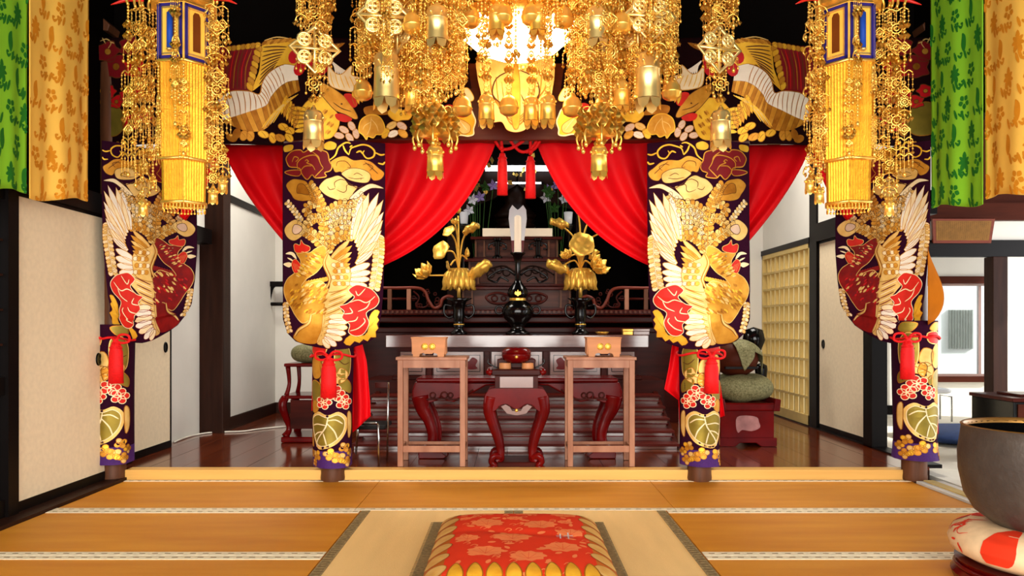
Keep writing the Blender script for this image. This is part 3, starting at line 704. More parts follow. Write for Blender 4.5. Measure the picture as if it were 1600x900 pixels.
# ---------------- red curtains
def swag(name, label, pts_top, end_a, end_b, ctl_a, ctl_b, Y, folds=9, amp=.03, nu=60, nv=26, group='red curtains'):
    (xa, ya), (xb, yb) = pts_top
    g = G()
    def f(u, v):
        P0 = (xa+(xb-xa)*u, ya+(yb-ya)*u); P2 = (end_a[0]+(end_b[0]-end_a[0])*u, end_a[1]+(end_b[1]-end_a[1])*u)
        P1 = (ctl_a[0]+(ctl_b[0]-ctl_a[0])*u, ctl_a[1]+(ctl_b[1]-ctl_a[1])*u)
        q = [(1-v)**2*P0[k]+2*v*(1-v)*P1[k]+v*v*P2[k] for k in (0, 1)]
        d = amp*math.sin(u*folds*2*PI*.5+.8*math.sin(u*5)+v*1.2)*(.25+.75*math.sin(PI*min(v*.9+.05, 1)))+.4*amp*math.sin(u*23+v*4)*v
        return at(q[0], q[1], Y+d-.05*math.sin(PI*v)*u)
    g.grid(f, nu, nv)
    zmin = min(p[2] for p in g.v); c = at((xa+xb)/2, ya, Y)
    o = g.build(name, 'red_cloth', None, smooth=True, solid=.004, fix=False)
    return props(o, label, 'curtain', group)
cm = lambda p: (MIR-p[0], p[1])
def both(name, lab_l, lab_r, pts, ea, eb, ca, cb, Y, **k):
    swag(name, lab_l, pts, ea, eb, ca, cb, Y, **k); swag(name, lab_r, [cm(p) for p in pts], cm(ea), cm(eb), cm(ca), cm(cb), Y, **k)
both('red_curtain', 'red curtain swept from the altar centre to the left inner column', 'red curtain swept from the altar centre to the right inner column', [(572, 217), (777, 217)], (572, 350), (574, 424), (575, 290), (722, 375), 5.66)
both('red_curtain', 'narrow red side curtain hanging over the left white wall', 'narrow red side curtain hanging over the shoji lattice', [(470, 227), (345, 226)], (470, 330), (462, 398), (468, 280), (378, 308), 5.66, folds=6)
both('red_curtain', 'sliver of red curtain behind the left hanging lantern', 'sliver of red curtain behind the right hanging lantern', [(270, 228), (346, 226)], (270, 330), (290, 345), (270, 280), (326, 300), 5.72, folds=4, nu=30)
# red cloth ends hanging behind the inner columns
def tail(label, pts_l, pts_r, Y):
    g = G(); n = len(pts_l)
    def f(u, v):
        q = v*(n-1); k = min(int(q), n-2); w = q-k
        l = [pts_l[k][j]+(pts_l[k+1][j]-pts_l[k][j])*w for j in (0, 1)]; r = [pts_r[k][j]+(pts_r[k+1][j]-pts_r[k][j])*w for j in (0, 1)]
        return at(l[0]+(r[0]-l[0])*u, l[1]+(r[1]-l[1])*u, Y+.025*math.sin(u*8+v*1.5))
    g.grid(f, 24, 16); o = g.build('red_cloth_end', 'red_cloth', None, smooth=True, solid=.004, fix=False)
    props(o, label, 'cloth', 'loose red cloth ends')
tail('red curtain end hanging loose right of the left inner column', [(535, 520), (545, 580), (550, 640), (551, 676)], [(563, 525), (573, 565), (578, 625), (579, 650)], 5.59)
tail('thin red cloth edge left of the left inner column', [(492, 530), (488, 580), (487, 642)], [(510, 530), (510, 590), (505, 642)], 5.59)
tail('red curtain end hanging loose left of the right inner column', [(1052, 530), (1045, 575), (1038, 608), (1060, 625), (1062, 672)], [(1080, 530), (1080, 570), (1080, 610), (1080, 640), (1078, 672)], 5.59)
tail('thin red cloth corner right of the right inner column', [(1110, 530), (1112, 590), (1116, 655)], [(1114, 532), (1124, 590), (1132, 650)], 5.57)
tail('long red cloth edge behind the column by the side room opening', [(1440, 510), (1445, 580), (1450, 680)], [(1458, 510), (1463, 580), (1466, 678)], 5.57)
# centre cords and tassels
for px, py, lab in ((785, 238, 'red tassel hanging at the altar centre, left of the pair'), (829, 243, 'red tassel hanging at the altar centre, right of the pair')):
    p = at(px, py, 5.6); tassel('curtain_tassel', lab, p.x, 5.62, p.z, .315, .036, 'centre tassels', False)
kn = thing('red_rope', 'red rope looped along the beam above the two centre tassels', 'rope', tuple(at(806, 240, 5.62)))
for L in ([(772, 217), (783, 232), (800, 231), (822, 217)], [(840, 218), (828, 234), (812, 236), (795, 217)], [(783, 216), (785, 238)], [(829, 216), (829, 242)], [(845, 217), (836, 232), (822, 238)]):
    G().tube([at(x, y, 5.6) for x, y in L], .012, 7, 5).build('rope_strand', 'red_cord', kn, smooth=True)
for px, py in ((783, 231), (829, 237)): G().ball(at(px, py, 5.59), .02, 10, 6).build('rope_knot', 'red_cord', kn, smooth=True)
# ================================================================ VALANCE, BANNERS, LANTERNS, CANOPY
def valance_motifs():
    q4 = lambda P: [(340+x/4.738, 50+y/4.738) for x, y in P]
    q5 = lambda P: [(560+x/6.154, 100+y/6.154) for x, y in P]
    out = []
    a = Mot()                                             # crimson curling leaf at the outer end
    a.blob(q4([(20,140),(120,120),(230,140),(330,110),(320,200),(290,300),(250,400),(230,470),(120,460),(30,470),(-40,400),(-60,240)]), 'm', 1)
    for k in range(9): a.line(q4([(30+k*30, 150), (20+k*26, 280), (0+k*28, 440)]), 1.6, 'lRd'[k % 3], 2)
    for k in range(8): a.leaf(q4([(300-k*8, 110+k*40)])[0], q4([(340-k*10, 160+k*42)])[0], 9, 'gy'[k % 2], 2+k*.1, 'd', .8)
    for k in range(7): a.leaf(q4([(330-k*34, 100+k*6)])[0], q4([(290-k*34, 130+k*4)])[0], 8, 'yg'[k % 2], 2.4, 'd', .8, True)
    out.append(('curled_leaf_motif', a))
    a = Mot()                                             # yellow fan of tail plumes
    a.blob(q4([(340,120),(420,75),(520,65),(600,85),(690,110),(680,200),(620,270),(540,280),(450,260),(400,330),(330,400),(270,450),(290,380),(320,300),(330,200)]), 'y', 1)
    for k in range(9): a.line(q4([(320+k*4, 400-k*34), (370+k*8, 330-k*26), (430+k*12, 270-k*18)]), 2.0, 'l', 2)
    for k in range(12): a.leaf(q4([(340+k*28, 112-k*4+max(0, k-6)*8)])[0], q4([(395+k*28, 70-k*1.5+max(0, k-6)*9)])[0], 5, 'dg'[k % 2], 1.5, None)
    a.line(q4([(360,80),(450,55),(540,65)]), 1.6, 'p', 2.5)
    out.append(('tail_fan_motif', a))
    a = Mot()                                             # white wing: two curves bridged by feathers
    tip = catmull(q4([(30,520),(120,462),(250,455),(322,470),(345,380),(400,305),(500,255),(600,272)]), False, 6)
    bas = catmull(q4([(60,672),(160,640),(260,600),(370,550),(400,490),(460,420),(530,380),(612,372)]), False, 6)
    n = len(tip)-1
    for i in range(0, n, 2):
        a.poly([tip[i], tip[min(i+1, n)], tip[min(i+2, n)], bas[min(i+2, n)], bas[i]], 'w', 2+.04*i, 0)
        a.line([tip[i], ((tip[i][0]+bas[i][0])/2+1.5, (tip[i][1]+bas[i][1])/2), bas[i]], 1.3, 'd', 3.4, 3)
    a.line(tip, 1.4, 'd', 3.4, 0, False, False)
    lo = catmull(q4([(90,690),(200,740),(320,745),(400,690),(440,600),(500,520),(560,480),(625,450)]), False, 6)
    for i in range(0, n, 2):
        a.poly([bas[i], bas[min(i+2, n)], lo[min(i+2, n)], lo[i]], 'dg'[(i//2) % 2], 2.2, 0); a.line([bas[i], lo[i]], 1.2, 'l', 3.2, 0)
    for k in range(5): a.line(q4([(340+k*20, 720-k*10), (420+k*22, 610-k*15), (540+k*18, 500-k*6)]), 2.2, 'yp'[k % 2], 3.6)
    for k in range(6): a.leaf(q4([(520+k*18, 480+k*22)])[0], q4([(480+k*20, 620+k*22)])[0], 8, 'yg'[k % 2], 3, 'd', .8)
    out.append(('wing_motif', a))
    a = Mot()                                             # phoenix breast, neck and head
    a.blob(q4([(640,580),(700,520),(790,500),(850,560),(910,640),(905,720),(860,795),(780,810),(700,770),(640,740),(600,660)]), 'y', 3, 'g', 1)
    for k in range(26):
        x, y = 690+(k*53 % 190), 570+(k*37 % 200); a.leaf(q4([(x, y)])[0], q4([(x-26, y+30)])[0], 3.2, 'gd'[k % 2], 4+.01*k)
    for k in range(6): a.leaf(q4([(690, 600+k*26)])[0], q4([(540+k*8, 570+k*36)])[0], 8, 'y', 2.5, 'l', .9)
    a.blob(q4([(780,400),(860,430),(960,500),(1010,570),(1045,640),(1020,655),(960,625),(890,600),(830,540),(780,470)]), 'g', 4, 'l', 1)
    a.line(q4([(870,540),(930,580),(1000,600)]), 1.4, 'l', 5); a.ell(*q4([(930,548)])[0], 1.6, 1.3, 0, 'l', 5)
    a.blob(q4([(945,480),(990,468),(1030,500),(1042,550),(1010,570),(975,530)]), 'r', 5)
    a.blob(q4([(885,625),(940,622),(1005,655),(960,680),(900,665)]), 'r', 5)
    a.blob(q4([(835,275),(880,320),(930,330),(1000,265),(1000,330),(1060,350),(1120,400),(1100,440),(1010,455),(900,440),(840,400)]), 'c', 4.5, 'g', 1.2)
    for k in range(7): a.line(q4([(850+k*34, 320+k*6), (860+k*36, 380), (880+k*36, 430)]), 1.3, 'y', 5.4)
    for k in range(5): a.leaf(q4([(1010+k*16, 450)])[0], q4([(1030+k*24, 560-k*14)])[0], 6, 'y', 5, 'd', .8)
    for cx, cy in ((580, 200), (645, 240), (740, 240), (800, 230), (790, 290), (620, 290)):
        a.ell(*q4([(cx, cy)])[0], 9, 11, .4, 'R', 4, None)
    for k in range(4): a.line(q4([(760+k*10, 200+k*28), (790, 190+k*28), (815, 205+k*28)]), 1, 'p', 5)
    for k in range(8): a.leaf(q4([(700+k*20, 150)])[0], q4([(730+k*32, 110-abs(k-4)*4)])[0], 7, 'gd'[k % 2], 2, 'l', .7)
    for k in range(7): a.line(q4([(850+k*12, 230+k*10), (880+k*12, 270+k*6), (890+k*16, 330)]), 3.2, 'w', 3.2)
    out.append(('phoenix_motif', a))
    for cx, cy, c in ((165, 770, 'd'), (215, 780, 'g'), (260, 780, 'g'), (350, 765, 'y'), (415, 790, 'y'), (495, 710, 'y'), (545, 740, 'y'), (470, 790, 'g'), (540, 790, 'y'), (130, 800, 'd')):
        a = Mot(); x, y = q4([(cx, cy)])[0]; a.ell(x, y, 8.5, 5.6, 1.1+.8*math.sin(cx), c, 2, 'd', .9); a.line([(x-3, y-4), (x+1, y), (x+3, y+4)], .9, 'd', 3); out.append(('leaflet_motif', a))
    for cx, cy in ((910, 780), (945, 735), (1000, 705), (1030, 760), (985, 790)):
        a = Mot(); x, y = q4([(cx, cy)])[0]; a.ell(x, y, 8, 5, .5+cx*.01, 'k', 2, 'd', .8); a.line([(x-4, y-2), (x+4, y+2)], .8, 'd', 3, 0); out.append(('leaflet_motif', a))
    for cx, cy, c in ((270, 680, 'y'), (345, 690, 'w'), (440, 690, 'g'), (430, 620, 'k'), (330, 610, 'p')):
        a = Mot(); x, y = q5([(cx, cy)])[0]; a.ell(x, y, 9, 5.5, -.6+.01*cx, c, 2, 'd', .8); a.line([(x-4, y+2), (x+4, y-2)], .8, 'd', 3, 0); out.append(('leaflet_motif', a))
    a = Mot()
    a.blob(q5([(15,600),(40,540),(110,500),(190,510),(240,560),(265,640),(230,690),(180,690),(150,720),(100,705),(85,735),(50,690),(15,660)]), 'g', 3, 'y', 1.6)
    for L in ([(130,520),(120,620),(90,690)], [(130,540),(180,600),(200,660)], [(125,570),(70,600),(50,640)]): a.line(q5(L), 1.2, 'p', 4)
    a.blob(q5([(290,490),(330,450),(400,455),(440,470),(500,450),(530,510),(500,560),(430,565),(380,575),(330,545)]), 'y', 3, 'd', 1)
    a.blob(q5([(60,430),(160,410),(260,440),(300,500),(180,500),(80,500)]), 'd', 2); a.blob(q5([(380,340),(480,300),(590,330),(600,420),(480,440),(400,430)]), 'd', 2)
    out.append(('leaf_motif', a))
    a = Mot()
    a.blob(q5([(540,560),(570,490),(640,455),(740,440),(830,470),(880,530),(890,620),(850,690),(760,700),(670,690),(600,700),(550,640)]), 'g', 3, 'p', 1.8)
    for L in ([(700,450),(690,560),(640,690)], [(700,480),(780,560),(840,640)], [(695,520),(620,560),(580,620)], [(690,580),(740,640),(760,690)]): a.line(q5(L), 1.5, 'd', 4)
    a.blob(q5([(890,560),(900,480),(950,440),(1020,450),(1080,450),(1110,510),(1130,570),(1110,640),(1110,690),(1060,705),(1000,695),(940,690),(895,640)]), 'y', 4, 'c', 2.2)
    a.blob(q5([(940,600),(960,540),(1020,560),(1080,610),(1070,670),(1000,680)]), 'p', 5, 'd', 1); a.line(q5([(970,550),(1010,600),(1050,650)]), 1.2, 'c', 6)
    a.blob(q5([(1010,260),(1060,250),(1110,330),(1100,370),(1040,360)]), 'c', 4, 'y', 1)
    a.blob(q5([(820,430),(870,400),(930,420),(900,480),(850,490)]), 'r', 3); a.blob(q5([(460,400),(540,370),(650,380),(600,430),(520,460)]), 'c', 3, 'd', 1)
    out.append(('hem_leaf_motif', a))
    a = Mot()
    for cx, cy, r, c in ((160, 75, 20, 'm'), (200, 70, 18, 'm'), (175, 100, 22, 'm'), (210, 105, 20, 'R'), (160, 138, 13, 'R'), (175, 155, 13, 'R'), (193, 147, 12, 'R'), (215, 150, 14, 'R'), (205, 190, 16, 'R'), (228, 185, 12, 'R')):
        a.blob([(cx+r*(1+.18*math.cos(5*k*.5236))*math.cos(k*.5236), cy+r*.8*(1+.18*math.cos(5*k*.5236))*math.sin(k*.5236)) for k in range(12)], c, 1+.01*cx-.01*cy+2, 'l', 1.2)
        a.ell(cx, cy, r*.3, r*.25, .3, 'gd'[int(cx) % 2], 5, 'l', .8)
    a.blob([(140,165),(160,155),(185,170),(190,195),(175,208),(150,206),(138,195)], 'o', 3, 'd', 1.2); a.blob([(185,172),(200,170),(203,205),(190,208)], 'd', 3, 'l', 1)
    for L in ([(146,57),(158,55),(166,62),(160,70)], [(165,60),(172,63)], [(150,52),(156,62)]): a.line(L, 2, 'p', 4)
    a.blob([(148,128),(140,140),(146,155),(138,150)], 'g', 4)
    for k in range(4): a.line([(156+k*14, 226), (162+k*14, 219), (170+k*13, 224), (176+k*12, 229)], 3, 'yd'[k % 2], 4)
    a.blob([(238,190),(255,180),(290,150),(330,140),(345,180),(330,205),(280,212)], 'd', 2, 'l', 1)
    out.append(('side_flower_motif', a))
    return out
VM = valance_motifs()
VBASE = [(142,50),(250,62),(360,74),(440,66),(520,62),(640,66),(700,85),(733,110),(737,140),(712,165),(712,214),(650,217),(600,218),(520,219),(445,222),(444,228),(345,228),(250,226),(148,226),(142,140)]
def vmap(mirror):
    def f(x, y, l):
        px = MIR-x if mirror else x
        p = at(px, y, 5.30); out = max(0, (abs(px-MIR/2)-450)/200)
        return (p.x, 5.26+.022*math.sin(px*.045+1)*min(1, (y-50)/90)+.12*out*out-l, p.z)
    return f
for mir, lab in ((False, 'phoenix brocade valance along the beam left of the centre crest'), (True, 'phoenix brocade valance along the beam right of the centre crest')):
    t = thing('brocade_valance', lab, 'valance', tuple(at(MIR-440 if mir else 440, 225, 5.3)), 'phoenix valances')
    b = Mot(); b.poly(VBASE, 'v', 0, 0); KEY['v'] = 'black_cloth'
    o = b.build('cloth', t, vmap(mir), KEY, 10); m = o.modifiers.new('s', 'SOLIDIFY'); m.thickness = .0012; m.offset = 0
    for nm, mo in VM: mo.build(nm, t, vmap(mir), KEY, 10)
# gold crest in the middle of the beam
cr = thing('centre_crest', 'bright gold scalloped leaf crest at the middle of the beam', 'crest', tuple(at(806, 206, 5.3)))
g = G(); base = []
for (x, y) in catmull([(748,92),(790,86),(830,86),(862,92),(866,120),(862,150),(866,168),(848,176),(845,192),(828,192),(820,204),(806,208),(792,204),(784,192),(768,192),(765,176),(748,168),(752,150),(746,120)], True, 5): base.append((X_(x, 5.3), Z_(y, 5.3)))
g.prism(base, 5.27, 5.285); g.build('crest_leaf', 'g_pale', cr)
def crm(x, y, l): p = at(x, y, 5.3); return (p.x, 5.268-l, p.z)
a = Mot()
for s in (-1, 1):
    for k in range(4): a.line([(806, 200-k*3), (806+s*(14+k*10), 185-k*14), (806+s*(22+k*9), 130-k*8)], 2, 'd', 1)
    a.line([(806+s*6, 112), (806+s*30, 125), (806+s*36, 150), (806+s*18, 165), (806+s*8, 150)], 2.2, 'l', 2)
a.blob([(800,130),(806,100),(812,130),(812,190),(806,204),(800,190)], 'g', 2, 'd', 1)
a.build('crest_vein', cr, crm, KEY)
# ---------------- five colour banner cloths along both sides
def banner_map(sx, ya, yb, za, zb):
    def f(u, v, l):                                      # u along the wall (towards camera), v down
        u = min(max(u, 0), 1); v = min(max(v, 0), 1)
        Y = ya+(yb-ya)*u; zb_ = za+(zb-za)*u+.022*math.sin(u*5+.5)
        d = .012*math.sin(u*9+1)*(.4+v)+.006*math.sin(u*21)*v
        X = sx*(2.71+d-l)
        return (X, Y, 3.45+(zb_-3.45)*v)
    return f
def damask(nx, ny, seed, k):
    a = Mot(); random.seed(seed)
    for j in range(ny):
        for i in range(nx+1):
            cx = (i+(.5 if j % 2 else 0)+.1)/nx; cy = (j+.5)/ny
            if cx > .97: continue
            r = .42/ny; tp = (i+j) % 3
            def P(dx, dy): return (min(max(cx+dx*1.6, .005), .995), min(max(cy+dy*.62, .003), .995))
            if tp == 0:
                for m in range(7):
                    an = -PI/2+m*2*PI/7; L = r*(1.35 if m in (0, 3, 4) else 1.0)
                    b, t = P(0, 0), P(math.cos(an)*L, math.sin(an)*L)
                    a.poly([b, P(math.cos(an-.42)*L*.62, math.sin(an-.42)*L*.62), t, P(math.cos(an+.42)*L*.62, math.sin(an+.42)*L*.62)], k, 1, 2)
            elif tp == 1:
                for m in range(5):
                    an = m*1.257+.3; a.poly([P(math.cos(an)*r*.2, math.sin(an)*r*.2), P(math.cos(an-.5)*r*.7, math.sin(an-.5)*r*.7), P(math.cos(an)*r*.95, math.sin(an)*r*.95), P(math.cos(an+.5)*r*.7, math.sin(an+.5)*r*.7)], k, 1, 3)
            else:
                a.poly([P(-r*.25, -r*1.2), P(r*.35, -r*.7), P(r*.4, r*.5), P(0, r*1.3), P(-r*.45, r*.5), P(-r*.35, -r*.6)], k, 1, 3)
            for m in range(2):
                x, y = random.uniform(-1, 1)*r*1.2, r*(1.2+.5*random.random())
                a.line([P(x, y), P(x+r*.5, y+r*.3), P(x+r*.8, y-r*.1), P(x+r*.4, y-r*.2)], .012, k, 1)
                a.ell(*P(x-r*.4, y+r*.1), .03, .012, .6, k, 1, None, n=8)
    return a
def banner(label, sx, panels):
    t = thing('striped_banner', label, 'banner', (sx*2.71, panels[0][0], 1.85), 'striped temple banners')
    for ya, yb, za, zb, c in panels:
        f = banner_map(sx, ya, yb, za, zb)
        g = G(); g.grid(lambda u, v: f(u, v, 0), 40, 30)
        p = g.build('%s_panel' % c, 'banner_%s' % c, t, smooth=True, solid=.003, fix=False)
        dm = damask(4, 9, 7, 'G' if c == 'green' else 'O'); dm.build('woven_pattern', p, f, KEY, .05, .004)['kind'] = 'stuff'
banner('green and orange damask banner strips hanging at the left edge', -1, [(4.845, 4.235, 1.90, 1.845, 'orange'), (4.235, 3.63, 1.845, 1.80, 'green')])
banner('green and orange damask banner strips hanging over the side room opening', 1, [(4.90, 4.34, 1.865, 1.83, 'green'), (4.34, 3.75, 1.83, 1.80, 'orange')])
# ---------------- gilt ornament pieces shared by lanterns and canopy
def leafcut(g, x, y, z, s):                              # small cut-out leaf pendant
    g.add([(x, y, z), (x-s*.5, y-.002, z-s*.6), (x, y-.003, z-s*1.3), (x+s*.5, y-.002, z-s*.6), (x, y+.004, z-s*.6)], [(0, 1, 2), (0, 2, 3), (0, 4, 1), (1, 4, 2), (2, 4, 3), (3, 4, 0)])
def wire(g, x, y, z0, z1, r=.0016): g.tube([(x, y, z0), (x, y, z1)], r, 4, 0, False)
def strand_mesh(seed, L, dense=1.0, wide=.05):
    rnd = random.Random(seed); g = G(); z = 0
    wire(g, 0, 0, 0, -L)
    while z > -L+.05:
        k = rnd.randrange(6)
        if k == 0:
            for i in range(4): g.ball((0, 0, z-.012-i*.018), .008, 6, 4)
            z -= .085
        elif k == 1:                                     # rosette of rings with drops
            R = wide*.4; g.ring((0, 0, z-R), R, .005, 'y', 10, 4); g.ring((0, 0, z-R), R*.45, .004, 'y', 8, 4)
            for i in range(6):
                a = i*PI/3; g.ring((R*1.25*math.cos(a), 0, z-R+R*1.25*math.sin(a)), R*.36, .0035, 'y', 7, 4)
            for s in (-1, 1): wire(g, s*R*1.5, 0, z-R, z-R-.05, .0015); g.ball((s*R*1.5, 0, z-R-.056), .008, 6, 4, 1.3)
            z -= R*3.2
        elif k == 2:                                     # diamond openwork
            R = wide*.62
            g.tube([(0, 0, z), (R, 0, z-R), (0, 0, z-2*R), (-R, 0, z-R), (0, 0, z)], .005, 4, 0, False)
            g.ring((0, 0, z-R), R*.4, .0045, 'y', 8, 4)
            for s in (-1, 1):
                g.ring((s*R*.55, 0, z-R), R*.2, .0035, 'y', 6, 4); wire(g, s*R, 0, z-R, z-R-.07, .0014)
                g.ball((s*R, 0, z-R-.04), .006, 6, 4); g.ball((s*R, 0, z-R-.075), .009, 6, 4, 1.3)
            z -= R*2.3
        elif k == 3:                                     # crossbar with three danglers
            w = wide*.85; g.tube([(-w, 0, z-.02), (-w*.5, 0, z-.004), (0, 0, z-.02), (w*.5, 0, z-.004), (w, 0, z-.02)], .004, 5, 3)
            for s in (-1, -.5, .5, 1):
                d = .05+.04*rnd.random(); wire(g, s*w, 0, z-.02, z-.02-d, .0014)
                for i in range(3): g.ball((s*w, 0, z-.03-d*i/3), .0055, 6, 4)
                leafcut(g, s*w, 0, z-.02-d, .02)
            z -= .09
        elif k == 4:                                     # leafy scroll, turned both ways
            for s in (-1, 1):
                g.tube([(0, 0, z), (s*wide*.5, .01, z-.01), (s*wide*.75, .012, z-.04), (s*wide*.45, .008, z-.055), (s*wide*.35, .004, z-.035)], [.005, .0035, .002], 5, 3)
                leafcut(g, s*wide*.72, 0, z-.035, .026); leafcut(g, s*wide*.3, -.01, z-.05, .024)
            g.ball((0, -.004, z-.03), .011, 8, 5); z -= .08
        else:
            for i in range(5):
                a = i*1.257; leafcut(g, .018*math.cos(a), .018*math.sin(a), z-.01, .03)
            g.ball((0, 0, z-.008), .013, 8, 5); z -= .06
    g.ball((0, 0, -L), .011, 8, 5, 1.4)
    return g
SM = {}
def smesh(i, L, wide=.05, m='metal_gold'):
    k = (i, round(L, 2), wide, m)
    if k not in SM: SM[k] = strand_mesh(i*7+1, round(L, 2), 1, wide).mesh('strand', m, smooth=True, fix=False)
    return SM[k]
def put(name, me, parent, loc, rz=0):
    o = bpy.data.objects.new(name, me); C.objects.link(o); o.parent = parent; o.location = Vector(loc)-WL.get(parent, Vector((0, 0, 0))); o.rotation_euler = (0, 0, rz); WL[o] = Vector(loc)
    return o
bell_round = G().lathe([(.001, .03), (.01, .03), (.016, .016), (.036, .004), (.05, -.02), (.054, -.045), (.058, -.05), (.058, -.056), (.054, -.06), (.05, -.08), (.03, -.094), (.001, -.096)], seg=20).mesh('bell', 'metal_gold', smooth=True)
def scal(g, r, z, n, s, seg=36):
    for k in range(n):
        a = 2*PI*k/n; b = [(r*math.cos(a+d), r*math.sin(a+d), z+h) for d, h in ((-PI/n, 0), (-PI/n*.7, -s*.7), (0, -s), (PI/n*.7, -s*.7), (PI/n, 0))]
        g.add(b, [(0, 1, 2, 3, 4)])
def cyl_bell(r, h, m):
    g = G().lathe([(.001, .03), (r*.25, .03), (r*.35, .012), (r*.8, .006), (r, -.012), (r*1.0, -h*.3), (r*1.05, -h*.31), (r*1.05, -h*.35), (r, -h*.36), (r*1.06, -h*.8), (r*1.1, -h)], seg=22)
    scal(g, r*1.1, -h, 6, r*.9)
    for k in range(6): g.ball((r*1.02*math.cos(k*1.047), r*1.02*math.sin(k*1.047), -h*.18), .008, 6, 4)
    return g.mesh('bell', m, smooth=True, fix=False)
cyl_big = cyl_bell(.066, .24, 'metal_pale'); cyl_mid = cyl_bell(.056, .17, 'metal_pale'); cyl_small = cyl_bell(.042, .13, 'metal_gold'); cyl_tiny = cyl_bell(.024, .06, 'metal_gold')
def plate_mesh(R):                                       # openwork rhomb plate with cut flowers
    g = G()
    g.tube([(0, 0, 0), (R, 0, -R*.9), (0, 0, -R*1.9), (-R, 0, -R*.9), (0, 0, 0)], .013, 6, 0, False, .4)
    g.tube([(0, 0, 0), (0, 0, -R*1.9)], .010, 6, 0, True, .4); g.tube([(-R, 0, -R*.9), (R, 0, -R*.9)], .010, 6, 0, True, .4)
    for sx in (-.42, .42):
        for sz in (-.55, -1.28):
            for k in range(4): g.ring((sx*R+R*.11*math.cos(k*1.57+.78), 0, sz*R+R*.11*math.sin(k*1.57+.78)), R*.11, .008, 'y', 8, 4)
            g.ring((sx*R, 0, sz*R), R*.27, .009, 'y', 12, 4)
    return g.mesh('plate', 'metal_pale', smooth=True, fix=False)
plate = plate_mesh(.14)
